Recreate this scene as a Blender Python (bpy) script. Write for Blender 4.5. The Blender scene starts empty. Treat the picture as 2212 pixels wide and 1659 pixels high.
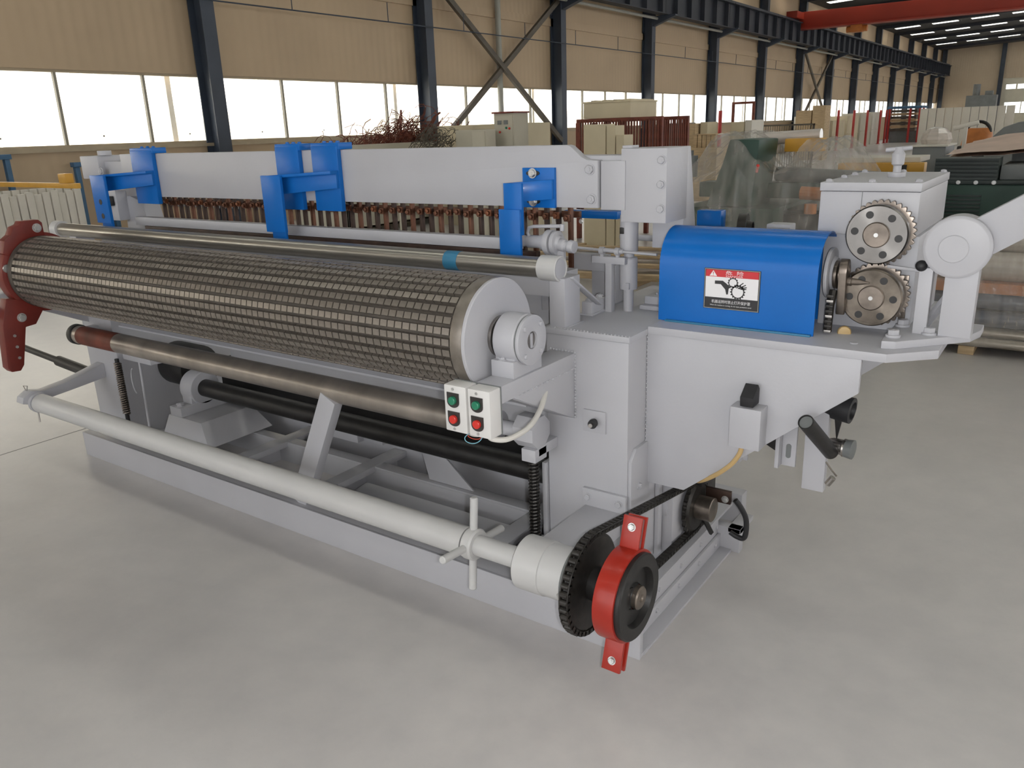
import bpy, bmesh, math, random
from mathutils import Vector, Matrix, Quaternion

sc = bpy.context.scene
COL = sc.collection
random.seed(7)

# ------------------------------------------------------------------ camera
cam_d = bpy.data.cameras.new('camera')
cam = bpy.data.objects.new('camera', cam_d)
COL.objects.link(cam)
sc.camera = cam
cam_d.sensor_width = 36.0
cam_d.lens = 28.15
cam_d.clip_start = 0.05
cam_d.clip_end = 400
yaw, pitch, roll = 0.61988968, 0.30732387, 0.03456866
fw = Vector((-math.sin(yaw)*math.cos(pitch), math.cos(yaw)*math.cos(pitch), -math.sin(pitch)))
rt = Vector((math.cos(yaw), math.sin(yaw), 0))
dn = fw.cross(rt)
r2 = rt*math.cos(roll) + dn*math.sin(roll)
d2 = -rt*math.sin(roll) + dn*math.cos(roll)
cm = Matrix((r2, -d2, -fw)).transposed().to_4x4()
cm.translation = Vector((0.9346, -1.9475, 1.6))
cam.matrix_world = cm

# ------------------------------------------------------------------ sky, exposure
w = bpy.data.worlds.new('overcast_sky')
sc.world = w
w.use_nodes = True
bg = w.node_tree.nodes['Background']
bg.inputs['Color'].default_value = (0.97, 0.985, 1.0, 1)
bg.inputs['Strength'].default_value = 1.0
sun_d = bpy.data.lights.new('sun', 'SUN')
sun_d.energy = 5.0
sun_d.angle = math.radians(6)
sun_d.color = (1.0, 0.97, 0.92)
sun = bpy.data.objects.new('sun', sun_d)
COL.objects.link(sun)
sun.location = (30, 10, 40)
sun.rotation_euler = Vector((0.50, 0.06, 0.86)).to_track_quat('Z', 'Y').to_euler()
# the photographer's flash, just right of the lens
fl_d = bpy.data.lights.new('camera_flash', 'POINT')
fl_d.energy = 26.0
fl_d.shadow_soft_size = 0.015
fl = bpy.data.objects.new('camera_flash', fl_d)
COL.objects.link(fl)
fl.location = cm.translation + r2*0.06 + d2*0.03
sc.view_settings.view_transform = 'Standard'
sc.view_settings.look = 'None'
sc.view_settings.exposure = 1.46
sc.view_settings.gamma = 1.0
sc.view_settings.use_curve_mapping = False

# ------------------------------------------------------------------ materials
def srgb(r, g, b):
    f = lambda c: (c/255/12.92) if c/255 <= 0.04045 else ((c/255+0.055)/1.055)**2.4
    return (f(r), f(g), f(b), 1)

def mat(name, col, rough=0.5, metal=0.0, var=0.06, scale=6.0, bump=0.0, bscale=60.0, coat=0.0, spec=0.5, stretch=None):
    m = bpy.data.materials.new(name)
    m.use_nodes = True
    nt = m.node_tree
    b = nt.nodes['Principled BSDF']
    b.inputs['Roughness'].default_value = rough
    b.inputs['Metallic'].default_value = metal
    b.inputs['Specular IOR Level'].default_value = spec
    if coat: 
        b.inputs['Coat Weight'].default_value = coat
        b.inputs['Coat Roughness'].default_value = 0.08
    tc = nt.nodes.new('ShaderNodeTexCoord')
    src = tc.outputs['Object']
    if stretch:
        mp = nt.nodes.new('ShaderNodeMapping')
        mp.inputs['Scale'].default_value = stretch
        nt.links.new(src, mp.inputs['Vector'])
        src = mp.outputs['Vector']
    n = nt.nodes.new('ShaderNodeTexNoise')
    n.inputs['Scale'].default_value = scale
    n.inputs['Detail'].default_value = 4
    nt.links.new(src, n.inputs['Vector'])
    cr = nt.nodes.new('ShaderNodeValToRGB')
    cr.color_ramp.elements[0].position = 0.3
    cr.color_ramp.elements[1].position = 0.7
    cr.color_ramp.elements[0].color = (*[max(0, c*(1-var)) for c in col[:3]], 1)
    cr.color_ramp.elements[1].color = (*[min(1, c*(1+var)) for c in col[:3]], 1)
    nt.links.new(n.outputs['Fac'], cr.inputs['Fac'])
    nt.links.new(cr.outputs['Color'], b.inputs['Base Color'])
    if bump:
        n2 = nt.nodes.new('ShaderNodeTexNoise')
        n2.inputs['Scale'].default_value = bscale
        n2.inputs['Detail'].default_value = 3
        nt.links.new(src, n2.inputs['Vector'])
        bp = nt.nodes.new('ShaderNodeBump')
        bp.inputs['Strength'].default_value = bump
        bp.inputs['Distance'].default_value = 0.004
        nt.links.new(n2.outputs['Fac'], bp.inputs['Height'])
        nt.links.new(bp.outputs['Normal'], b.inputs['Normal'])
    return m

M = {}
M['paint'] = mat('pale_grey_paint', (0.455, 0.456, 0.485), 0.42, var=0.04, scale=3, bump=0.10, bscale=90)
M['tubepaint'] = mat('off_white_paint', (0.545, 0.543, 0.54), 0.38, var=0.04, scale=5)
M['white'] = mat('white_plastic', (0.68, 0.67, 0.655), 0.4, var=0.02)
M['blue'] = mat('blue_paint', (0.008, 0.14, 0.50), 0.27, var=0.06, scale=4, bump=0.05, bscale=40, coat=0.04, spec=0.2)
M['bandblue'] = mat('faded_blue_paint', (0.035, 0.19, 0.33), 0.4, var=0.1)
M['red'] = mat('red_paint', (0.36, 0.025, 0.014), 0.32, var=0.10, scale=12, bump=0.08, bscale=70, coat=0.12, spec=0.35)
M['darkred'] = mat('dull_red_paint', (0.16, 0.018, 0.011), 0.45, var=0.15, scale=12)
M['drum'] = mat('groove_shade_steel', (0.085, 0.073, 0.062), 0.55, metal=0.4, var=0.18, scale=14)  # steel colour darkened so the grooves between the teeth look shaded
M['pad'] = mat('worn_steel_tooth', (0.27, 0.24, 0.21), 0.38, metal=0.7, var=0.15, scale=30)
M['chrome'] = mat('galvanised_tube', (0.42, 0.40, 0.36), 0.30, metal=0.8, var=0.10, scale=8, stretch=(0.5, 6, 6))
M['roller'] = mat('brown_oxidised_steel', (0.40, 0.36, 0.32), 0.31, metal=0.7, var=0.25, scale=3, stretch=(2.2, 0.8, 0.8))
M['rust'] = mat('rust_red_primer', (0.16, 0.04, 0.022), 0.55, metal=0.2, var=0.35, scale=9)
M['steel'] = mat('bright_steel', (0.34, 0.32, 0.30), 0.27, metal=0.95, var=0.12, scale=20)
def spun(m):
    nt = m.node_tree
    b = nt.nodes['Principled BSDF']
    b.inputs['Anisotropic'].default_value = 0.75
    t = nt.nodes.new('ShaderNodeTangent')
    t.direction_type = 'RADIAL'
    t.axis = 'Y'
    nt.links.new(t.outputs['Tangent'], b.inputs['Tangent'])
    return m
M['spun'] = spun(mat('spun_steel_disc', (0.20, 0.19, 0.18), 0.28, metal=1.0, var=0.1, scale=20))
M['spunoil'] = spun(mat('spun_oily_disc', (0.17, 0.145, 0.12), 0.36, metal=0.9, var=0.45, scale=14))
M['oilsteel'] = mat('oily_brown_steel', (0.19, 0.16, 0.135), 0.33, metal=0.8, var=0.4, scale=16)
M['bolt'] = mat('zinc_bolt', (0.55, 0.55, 0.54), 0.3, metal=0.7, var=0.1)
M['black'] = mat('black_iron', (0.014, 0.013, 0.0125), 0.45, var=0.3, scale=20, bump=0.1)
M['chain'] = mat('oiled_chain_steel', (0.030, 0.027, 0.024), 0.40, metal=0.4, var=0.4, scale=40)
M['rubber'] = mat('black_rubber', (0.018, 0.018, 0.020), 0.55, var=0.1)
M['copper'] = mat('oxidised_copper', (0.145, 0.062, 0.036), 0.42, metal=0.6, var=0.35, scale=18)
M['copperdark'] = mat('dark_copper', (0.055, 0.032, 0.024), 0.45, metal=0.5, var=0.35, scale=18)
M['orangecu'] = mat('bare_copper_strip', (0.20, 0.075, 0.035), 0.45, metal=0.5, var=0.3, scale=18)
M['green_btn'] = mat('green_button', (0.02, 0.20, 0.11), 0.35, var=0.02)
M['red_btn'] = mat('red_button', (0.62, 0.035, 0.025), 0.35, var=0.02)
M['btnplate'] = mat('black_button_plate', (0.028, 0.024, 0.022), 0.4, var=0.05)
M['cable_w'] = mat('white_cable', (0.62, 0.60, 0.56), 0.5, var=0.03)
M['cable_y'] = mat('tan_cable', (0.52, 0.36, 0.16), 0.5, var=0.05)
M['cable_b'] = mat('pale_blue_wire', (0.20, 0.45, 0.55), 0.5, var=0.02)
M['cable_r'] = mat('red_wire', (0.45, 0.06, 0.03), 0.5, var=0.02)
M['signwhite'] = mat('sign_white', (0.80, 0.79, 0.80), 0.35, var=0.01)
M['signred'] = mat('sign_red', (0.56, 0.018, 0.026), 0.35, var=0.01)
M['signblack'] = mat('sign_black', (0.012, 0.011, 0.012), 0.35, var=0.01)
M['signline'] = mat('sign_pale_line', (0.48, 0.47, 0.40), 0.35, var=0.01)
M['colblue'] = mat('dark_blue_steelwork', (0.040, 0.052, 0.075), 0.5, var=0.15, scale=2)
M['girder'] = mat('dark_girder_paint', (0.030, 0.034, 0.045), 0.6, var=0.2, scale=1.5)
M['brace'] = mat('brown_grey_brace', (0.10, 0.085, 0.065), 0.6, var=0.15)
M['cranered'] = mat('crane_red', (0.30, 0.03, 0.014), 0.5, var=0.08, scale=0.6)
M['postred'] = mat('post_red', (0.42, 0.03, 0.025), 0.5, var=0.1)
M['yellow'] = mat('yellow_paint', (0.62, 0.33, 0.04), 0.45, var=0.08)
M['orange'] = mat('orange_paint', (0.48, 0.16, 0.03), 0.45, var=0.12)
M['cream'] = mat('cream_board', (0.56, 0.49, 0.34), 0.65, var=0.08, scale=2)
M['creamgrey'] = mat('pale_cabinet', (0.50, 0.47, 0.38), 0.55, var=0.05, scale=2)
M['wood'] = mat('crate_wood', (0.46, 0.34, 0.20), 0.7, var=0.2, scale=5, stretch=(1, 1, 8))
M['green'] = mat('machine_green', (0.010, 0.050, 0.032), 0.45, var=0.2, scale=3)
M['darkgreen'] = mat('dark_slat_green', (0.022, 0.032, 0.030), 0.5, var=0.25, scale=6)
M['greybg'] = mat('grey_casting', (0.16, 0.17, 0.17), 0.5, var=0.15, scale=3)
M['paleslab'] = mat('pale_insulated_board', (0.60, 0.57, 0.50), 0.6, var=0.05, scale=2)
M['steelblue'] = mat('blue_frame_paint', (0.045, 0.12, 0.22), 0.5, var=0.1)
M['pipe'] = mat('mill_steel_pipe', (0.36, 0.32, 0.27), 0.35, metal=0.7, var=0.25, scale=4, stretch=(0.4, 4, 4))
M['filmroll'] = mat('film_roll_white', (0.52, 0.47, 0.42), 0.25, var=0.12, scale=6, coat=0.5, stretch=(0.3, 5, 5))
M['bluetube'] = mat('blue_grey_tube', (0.065, 0.085, 0.13), 0.22, var=0.35, scale=6, coat=0.6, stretch=(0.3, 5, 5))
M['pinkcover'] = mat('pinkish_dust_sheet', (0.56, 0.42, 0.34), 0.6, var=0.12, scale=3, bump=0.4, bscale=6)
M['roof'] = mat('dark_roof_sheet', (0.035, 0.036, 0.037), 0.7, var=0.15, scale=1)
M['downpipe'] = mat('grey_downpipe', (0.33, 0.33, 0.29), 0.5, var=0.05)
M['facade'] = mat('white_render', (0.93, 0.91, 0.86), 0.8, var=0.03)
M['facwin'] = mat('facade_window', (0.62, 0.60, 0.52), 0.3, var=0.05)
M['yard'] = mat('yard_concrete', (0.62, 0.60, 0.54), 0.9, var=0.05)
M['sill'] = mat('sill_paint', (0.40, 0.33, 0.23), 0.6, var=0.06)
M['mullion'] = mat('mullion_metal', (0.26, 0.24, 0.19), 0.5, var=0.05)

# corrugated wall sheet
def wall_mat(name, col, wave=3.0, axis='Y'):
    m = mat(name, col, 0.6, var=0.05, scale=0.8)
    nt = m.node_tree
    b = nt.nodes['Principled BSDF']
    tc = nt.nodes.new('ShaderNodeTexCoord')
    wv = nt.nodes.new('ShaderNodeTexWave')
    wv.bands_direction = axis
    wv.inputs['Scale'].default_value = wave
    nt.links.new(tc.outputs['Object'], wv.inputs['Vector'])
    bp = nt.nodes.new('ShaderNodeBump')
    bp.inputs['Strength'].default_value = 0.18
    bp.inputs['Distance'].default_value = 0.03
    nt.links.new(wv.outputs['Fac'], bp.inputs['Height'])
    nt.links.new(bp.outputs['Normal'], b.inputs['Normal'])
    return m
M['cladding'] = wall_mat('corrugated_beige_cladding', (0.48, 0.365, 0.24), 1.6)
M['cladding_x'] = wall_mat('corrugated_beige_cladding_end', (0.40, 0.32, 0.23), 1.6, 'X')

# concrete floor
def floor_mat():
    m = bpy.data.materials.new('power_floated_concrete')
    m.use_nodes = True
    nt = m.node_tree
    b = nt.nodes['Principled BSDF']
    tc = nt.nodes.new('ShaderNodeTexCoord')
    def noise(s, d, r=0.6):
        n = nt.nodes.new('ShaderNodeTexNoise')
        n.inputs['Scale'].default_value = s
        n.inputs['Detail'].default_value = d
        n.inputs['Roughness'].default_value = r
        nt.links.new(tc.outputs['Object'], n.inputs['Vector'])
        return n
    n1, n2, n3 = noise(0.9, 5), noise(7, 6, 0.7), noise(60, 2)
    r1 = nt.nodes.new('ShaderNodeValToRGB')
    r1.color_ramp.elements[0].position = 0.3
    r1.color_ramp.elements[1].position = 0.7
    r1.color_ramp.elements[0].color = (0.515, 0.50, 0.495, 1)
    r1.color_ramp.elements[1].color = (0.625, 0.602, 0.59, 1)
    nt.links.new(n1.outputs['Fac'], r1.inputs['Fac'])
    r2 = nt.nodes.new('ShaderNodeValToRGB')
    r2.color_ramp.elements[0].position = 0.32
    r2.color_ramp.elements[1].position = 0.62
    r2.color_ramp.elements[0].color = (0.955, 0.955, 0.96, 1)
    r2.color_ramp.elements[1].color = (1.02, 1.015, 1.01, 1)
    nt.links.new(n2.outputs['Fac'], r2.inputs['Fac'])
    mx = nt.nodes.new('ShaderNodeMix')
    mx.data_type = 'RGBA'
    mx.blend_type = 'MULTIPLY'
    mx.inputs['Factor'].default_value = 1
    nt.links.new(r1.outputs['Color'], mx.inputs['A'])
    nt.links.new(r2.outputs['Color'], mx.inputs['B'])
    nt.links.new(mx.outputs['Result'], b.inputs['Base Color'])
    rr = nt.nodes.new('ShaderNodeMapRange')
    rr.inputs['To Min'].default_value = 0.27
    rr.inputs['To Max'].default_value = 0.34
    nt.links.new(n1.outputs['Fac'], rr.inputs['Value'])
    nt.links.new(rr.outputs['Result'], b.inputs['Roughness'])
    bp = nt.nodes.new('ShaderNodeBump')
    bp.inputs['Strength'].default_value = 0.05
    bp.inputs['Distance'].default_value = 0.005
    nt.links.new(n3.outputs['Fac'], bp.inputs['Height'])
    nt.links.new(bp.outputs['Normal'], b.inputs['Normal'])
    return m
M['floor'] = floor_mat()

def film_mat(name, alpha, tint, rough=0.12):
    m = bpy.data.materials.new(name)
    m.use_nodes = True
    nt = m.node_tree
    nt.nodes.clear()
    out = nt.nodes.new('ShaderNodeOutputMaterial')
    tr = nt.nodes.new('ShaderNodeBsdfTransparent')
    tr.inputs['Color'].default_value = (0.96, 0.96, 0.95, 1)
    pr = nt.nodes.new('ShaderNodeBsdfPrincipled')
    pr.inputs['Base Color'].default_value = (*tint, 1)
    pr.inputs['Roughness'].default_value = rough
    mx = nt.nodes.new('ShaderNodeMixShader')
    tc = nt.nodes.new('ShaderNodeTexCoord')
    n = nt.nodes.new('ShaderNodeTexNoise')
    n.inputs['Scale'].default_value = 5
    n.inputs['Detail'].default_value = 5
    mp = nt.nodes.new('ShaderNodeMapping')
    mp.inputs['Scale'].default_value = (4.0, 1.0, 1.2)
    mp.inputs['Rotation'].default_value = (0.3, 0.5, 0.4)
    nt.links.new(tc.outputs['Object'], mp.inputs['Vector'])
    nt.links.new(mp.outputs['Vector'], n.inputs['Vector'])
    mr = nt.nodes.new('ShaderNodeMapRange')
    mr.inputs['From Min'].default_value = 0.3
    mr.inputs['From Max'].default_value = 0.7
    mr.inputs['To Min'].default_value = alpha*0.6
    mr.inputs['To Max'].default_value = min(1, alpha*1.5)
    nt.links.new(n.outputs['Fac'], mr.inputs['Value'])
    bp = nt.nodes.new('ShaderNodeBump')
    bp.inputs['Strength'].default_value = 0.5
    bp.inputs['Distance'].default_value = 0.02
    nt.links.new(n.outputs['Fac'], bp.inputs['Height'])
    nt.links.new(bp.outputs['Normal'], pr.inputs['Normal'])
    nt.links.new(mr.outputs['Result'], mx.inputs['Fac'])
    nt.links.new(tr.outputs['BSDF'], mx.inputs[1])
    nt.links.new(pr.outputs['BSDF'], mx.inputs[2])
    nt.links.new(mx.outputs['Shader'], out.inputs['Surface'])
    return m
M['film'] = film_mat('clear_wrapping_film', 0.28, (0.55, 0.52, 0.48), 0.10)
M['glass'] = film_mat('window_glass', 0.04, (0.8, 0.8, 0.75), 0.05)

def translucent_mat():
    m = bpy.data.materials.new('skylight_sheet')
    m.use_nodes = True
    nt = m.node_tree
    nt.nodes.clear()
    out = nt.nodes.new('ShaderNodeOutputMaterial')
    t = nt.nodes.new('ShaderNodeBsdfTranslucent')
    tc = nt.nodes.new('ShaderNodeTexCoord')
    n = nt.nodes.new('ShaderNodeTexNoise')
    n.inputs['Scale'].default_value = 2
    nt.links.new(tc.outputs['Object'], n.inputs['Vector'])
    cr = nt.nodes.new('ShaderNodeValToRGB')
    cr.color_ramp.elements[0].color = (0.8, 0.8, 0.76, 1)
    cr.color_ramp.elements[1].color = (0.95, 0.95, 0.92, 1)
    nt.links.new(n.outputs['Fac'], cr.inputs['Fac'])
    nt.links.new(cr.outputs['Color'], t.inputs['Color'])
    nt.links.new(t.outputs['BSDF'], out.inputs['Surface'])
    return m
M['skylight'] = translucent_mat()

# ------------------------------------------------------------------ mesh helpers
def crv(pts, k=6):
    # Catmull-Rom through the points
    p = [Vector(q) for q in pts]
    p = [p[0]*2-p[1]] + p + [p[-1]*2-p[-2]]
    out = []
    for i in range(1, len(p)-2):
        for j in range(k):
            t = j/k
            a, b, c, d = p[i-1], p[i], p[i+1], p[i+2]
            out.append(0.5*((2*b) + (c-a)*t + (2*a-5*b+4*c-d)*t*t + (3*b-a-3*c+d)*t*t*t))
    return out + [p[-2]]

class MB:
    def __init__(s):
        s.v, s.f = [], []
    def add(s, vs, fs):
        k = len(s.v)
        s.v += [Vector(v) for v in vs]
        s.f += [[i+k for i in f] for f in fs]
        return s
    def box(s, x0, x1, y0, y1, z0, z1):
        return s.hexa([(x0,y0,z0),(x1,y0,z0),(x1,y1,z0),(x0,y1,z0),(x0,y0,z1),(x1,y0,z1),(x1,y1,z1),(x0,y1,z1)])
    def hexa(s, p):
        return s.add(p, [(3,2,1,0),(4,5,6,7),(0,1,5,4),(1,2,6,5),(2,3,7,6),(3,0,4,7)])
    def obox(s, c, size, rot):
        # oriented box: centre, full sizes, rotation matrix
        hx, hy, hz = [q/2 for q in size]
        p = [Vector(c) + rot @ Vector((a*hx, b*hy, d*hz)) for d in (-1,1) for a, b in ((-1,-1),(1,-1),(1,1),(-1,1))]
        return s.hexa(p)
    def bar(s, p0, p1, wdt, hgt, up=(0,0,1)):
        p0, p1 = Vector(p0), Vector(p1)
        d = (p1-p0).normalized()
        u = Vector(up)
        sd = d.cross(u).normalized()
        u = sd.cross(d).normalized()
        R = Matrix((d, sd, u)).transposed()
        return s.obox((p0+p1)/2, ((p1-p0).length, wdt, hgt), R)
    def lathe(s, o, ax, prof, n=32, cap=True):
        o, ax = Vector(o), Vector(ax).normalized()
        a = ax.orthogonal().normalized()
        b = ax.cross(a)
        vs, fs = [], []
        for t, r in prof:
            for i in range(n):
                q = 2*math.pi*i/n
                vs.append(o + ax*t + (a*math.cos(q)+b*math.sin(q))*r)
        for k in range(len(prof)-1):
            for i in range(n):
                j = (i+1) % n
                fs.append((k*n+i, k*n+j, (k+1)*n+j, (k+1)*n+i))
        if cap:
            fs.append(tuple(reversed(range(n))))
            m = (len(prof)-1)*n
            fs.append(tuple(m+i for i in range(n)))
        return s.add(vs, fs)
    def cyl(s, p0, p1, r, n=24, r1=None):
        p0, p1 = Vector(p0), Vector(p1)
        L = (p1-p0).length
        return s.lathe(p0, p1-p0, [(0, r), (L, r if r1 is None else r1)], n)
    def pipe(s, p0, p1, r, ri, n=28):
        p0, p1 = Vector(p0), Vector(p1)
        L = (p1-p0).length
        return s.lathe(p0, p1-p0, [(0, ri), (0, r), (L, r), (L, ri), (0, ri)], n, cap=False)
    def tube(s, pts, r, n=8):
        pts = [Vector(p) for p in pts]
        vs, fs = [], []
        u = None
        for i, p in enumerate(pts):
            d = (pts[min(i+1, len(pts)-1)] - pts[max(i-1, 0)]).normalized()
            if u is None:
                u = d.orthogonal().normalized()
            u = (u - d*u.dot(d)).normalized()
            v = d.cross(u)
            for k in range(n):
                q = 2*math.pi*k/n
                vs.append(p + (u*math.cos(q)+v*math.sin(q))*r)
        for i in range(len(pts)-1):
            for k in range(n):
                j = (k+1) % n
                fs.append((i*n+k, i*n+j, (i+1)*n+j, (i+1)*n+k))
        fs.append(tuple(reversed(range(n))))
        m = (len(pts)-1)*n
        fs.append(tuple(m+k for k in range(n)))
        return s.add(vs, fs)
    def prism(s, poly, ax, a, b):
        # poly: 2-D points in the two axes other than ax (cyclic-safe order x,y / x,z / y,z)
        def P(q, t):
            return {'x': (t, q[0], q[1]), 'y': (q[0], t, q[1]), 'z': (q[0], q[1], t)}[ax]
        n = len(poly)
        vs = [P(q, a) for q in poly] + [P(q, b) for q in poly]
        fs = [tuple(reversed(range(n))), tuple(range(n, 2*n))]
        fs += [(i, (i+1) % n, n+(i+1) % n, n+i) for i in range(n)]
        return s.add(vs, fs)
    def sphere(s, c, r, n=12, m=8, sq=(1,1,1)):
        c = Vector(c)
        vs, fs = [], []
        for j in range(1, m):
            for i in range(n):
                t, p = math.pi*j/m, 2*math.pi*i/n
                vs.append(c + Vector((math.sin(t)*math.cos(p)*sq[0], math.sin(t)*math.sin(p)*sq[1], math.cos(t)*sq[2]))*r)
        vs += [c+Vector((0,0,r*sq[2])), c-Vector((0,0,r*sq[2]))]
        T, B = len(vs)-2, len(vs)-1
        for j in range(m-2):
            for i in range(n):
                k = (i+1) % n
                fs.append((j*n+i, (j+1)*n+i, (j+1)*n+k, j*n+k))
        for i in range(n):
            k = (i+1) % n
            fs.append((T, i, k))
            fs.append((B, (m-2)*n+k, (m-2)*n+i))
        return s.add(vs, fs)
    def mesh(s, name, bevel=0, smooth=True, origin=(0,0,0)):
        o = Vector(origin)
        me = bpy.data.meshes.new(name)
        me.from_pydata([tuple(v-o) for v in s.v], [], s.f)
        bm = bmesh.new()
        bm.from_mesh(me)
        bmesh.ops.recalc_face_normals(bm, faces=bm.faces)
        if bevel:
            es = [e for e in bm.edges if len(e.link_faces) == 2 and e.calc_face_angle(0) > 0.6]
            bmesh.ops.bevel(bm, geom=es, offset=bevel, segments=2, profile=0.6, affect='EDGES', clamp_overlap=True)
        bm.to_mesh(me)
        bm.free()
        if smooth:
            me.polygons.foreach_set('use_smooth', [True]*len(me.polygons))
            me.set_sharp_from_angle(angle=0.42)
        me.update()
        return me

def wloc(o):
    v = Vector((0,0,0))
    while o:
        v += o.location
        o = o.parent
    return v

def place(name, me, m, parent=None, loc=None):
    o = bpy.data.objects.new(name, me)
    if m is not None:
        me.materials.clear()
        me.materials.append(M[m] if isinstance(m, str) else m)
    COL.objects.link(o)
    o.parent = parent
    if loc is not None:
        o.location = loc
    return o

def part(name, mb, m, parent, bevel=0, label=None):
    # mesh given in world coordinates, stored relative to its parent
    o = place(name, mb.mesh(name, bevel, True, wloc(parent)), m, parent)
    if label:
        o['label'] = label
    return o

def tag(o, label, cat, group=None, kind=None):
    o['label'] = label
    o['category'] = cat
    if group: o['group'] = group
    if kind: o['kind'] = kind
    return o

def thing(name, loc, label, cat, group=None):
    o = bpy.data.objects.new(name, None)
    o.empty_display_size = 0.1
    COL.objects.link(o)
    o.location = loc
    return tag(o, label, cat, group)

def solo(name, mb, m, label, cat, bevel=0, group=None, kind=None, origin=None):
    # a thing that is one mesh
    if origin is None:
        xs = [v.x for v in mb.v]; ys = [v.y for v in mb.v]; zs = [v.z for v in mb.v]
        origin = ((min(xs)+max(xs))/2, (min(ys)+max(ys))/2, min(zs))
    o = place(name, mb.mesh(name, bevel, True, origin), m, None, origin)
    return tag(o, label, cat, group, kind)

def struct(name, mb, m, parent=None, bevel=0):
    o = place(name, mb.mesh(name, bevel, True, wloc(parent) if parent else (0,0,0)), m, parent)
    if parent is None:
        o['kind'] = 'structure'
    return o

_copies = {}
def stamp(name, key, maker, m, parent, pos, normal=None, scale=1.0, quat=None):
    # repeated piece: one shared mesh built along +Z, copied to a place and direction (world)
    if key not in _copies:
        _copies[key] = bpy.data.objects.new(name, maker())
        _copies[key].data.materials.append(M[m])
        o = _copies[key]
    else:
        o = _copies[key].copy()
    o.name = name
    COL.objects.link(o)
    o.parent = parent
    o.location = Vector(pos) - (wloc(parent) if parent else Vector((0,0,0)))
    o.rotation_mode = 'QUATERNION'
    if quat is not None:
        o.rotation_quaternion = quat
    elif normal is not None:
        o.rotation_quaternion = Vector(normal).to_track_quat('Z', 'Y')
    else:
        o.rotation_quaternion = Quaternion()
    o.scale = (scale,)*3 if not hasattr(scale, '__len__') else scale
    return o

def mk_bolt():
    # washer, hexagon head and thread end, unit head radius 1
    return MB().lathe((0,0,0), (0,0,1), [(0,1.35),(0.18,1.35),(0.18,1.0)], 20, cap=False).lathe((0,0,0.18), (0,0,1), [(0,1.08),(0.55,1.08),(0.68,0.9)], 6).cyl((0,0,0.6),(0,0,1.0),0.52,12).mesh('bolt')
def bolt(parent, pos, normal, r=0.010, m='paint'):
    return stamp('bolt', 'bolt_'+m, mk_bolt, m, parent, pos, normal, r)

def bead(p0, p1, r=0.005, step=0.011):
    # lumpy weld bead
    p0, p1 = Vector(p0), Vector(p1)
    n = max(2, int((p1-p0).length/step))
    mb = MB()
    for i in range(n+1):
        p = p0.lerp(p1, i/n)
        mb.sphere(p, r*random.uniform(0.75, 1.15), 6, 4)
    return mb

# ================================================================== THE SETTING
fl = struct('floor', MB().box(-12.6, 26, -14, 89, -0.25, 0), 'floor')
for (a, b) in (((-3.72, -3.712), (-14, 60)), ((2.2, 2.208), (-14, 60)), ((-9.6, -9.592), (-14, 60))):
    struct('joint', MB().box(a[0], a[1], b[0], b[1], -0.004, 0.0006), 'greybg', fl)
struct('yard_ground', MB().box(-70, -12.7, -40, 110, -0.4, -0.1), 'yard')

WX = -12.25           # inner face of the long wall
BAY = 5.84
COLY = [7.4 + BAY*k for k in range(-3, 14)]
Y0, Y1 = COLY[0], 88.0

wl = struct('wall_left', MB().box(WX-0.2, WX, Y0, Y1, 0, 1.53), 'cladding')
struct('upper_cladding', MB().box(WX-0.12, WX, Y0, Y1, 2.71, 7.35), 'cladding', wl)
for z in (4.45, 6.2):
    struct('girt', MB().box(WX, WX+0.05, Y0, Y1, z-0.10, z+0.10), 'cladding', wl)
struct('sill_ledge', MB().box(WX-0.22, WX+0.07, Y0, Y1, 1.50, 1.555), 'sill', wl)

def mk_pane():
    return MB().box(-0.004, 0.004, -0.5, 0.5, -0.5, 0.5).mesh('pane')
def mk_mull():
    return MB().box(-0.03, 0.03, -0.022, 0.022, -0.5, 0.5).mesh('mullion')
for k in range(len(COLY)):
    ya = COLY[k]
    yb = COLY[k+1] if k+1 < len(COLY) else Y1-0.1
    wn = struct('window_%d' % (k+1), MB().box(WX-0.11, WX-0.03, ya, yb, 1.555, 1.60).box(WX-0.11, WX-0.03, ya, yb, 2.67, 2.71), 'sill')
    n = 4
    st = (yb-ya)/n
    for i in range(n):
        stamp('pane', 'pane', mk_pane, 'glass', wn, (WX-0.07, ya+st*(i+0.5), 2.135), None, (1, st-0.05, 1.07))
    for i in range(n):
        stamp('mullion', 'mullion', mk_mull, 'mullion', wn, (WX-0.06, ya+st*i+0.33, 2.135), None, (1, 1, 1.08))

for k in range(len(COLY)-1):
    struct('outer_post', MB().box(WX-0.5, WX-0.4, COLY[k+1]-0.50, COLY[k+1]-0.40, 0, 7.2), 'facade')
def h_section(x0, x1, y, wy, z0, z1, t=0.02):
    return (MB().box(x0, x0+t, y-wy/2, y+wy/2, z0, z1).box(x1-t, x1, y-wy/2, y+wy/2, z0, z1)
            .box(x0+t, x1-t, y-t/2, y+t/2, z0, z1))
for k, y in enumerate(COLY):
    c = struct('steel_column', h_section(-12.22, -11.86, y, 0.27, 0, 7.3), 'colblue')
    struct('crane_bracket', MB().prism([(-11.86, 4.75), (-11.05, 5.02), (-11.05, 5.06), (-11.86, 5.06)], 'y', y-0.1, y+0.1), 'colblue', c)
    struct('base_plate', MB().box(-12.24, -11.80, y-0.2, y+0.2, 0, 0.03), 'colblue', c)
# diagonal wind bracing in two bays
for (ya, yb) in ((COLY[4], COLY[5]), (COLY[9], COLY[10])):
    for (za, zb) in ((5.0, 1.25), (1.25, 5.0)):
        struct('wind_brace', MB().bar((-11.95+0.05*(za > zb), ya+0.12, za), (-11.95+0.05*(za > zb), yb-0.12, zb), 0.09, 0.13), 'brace')
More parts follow.
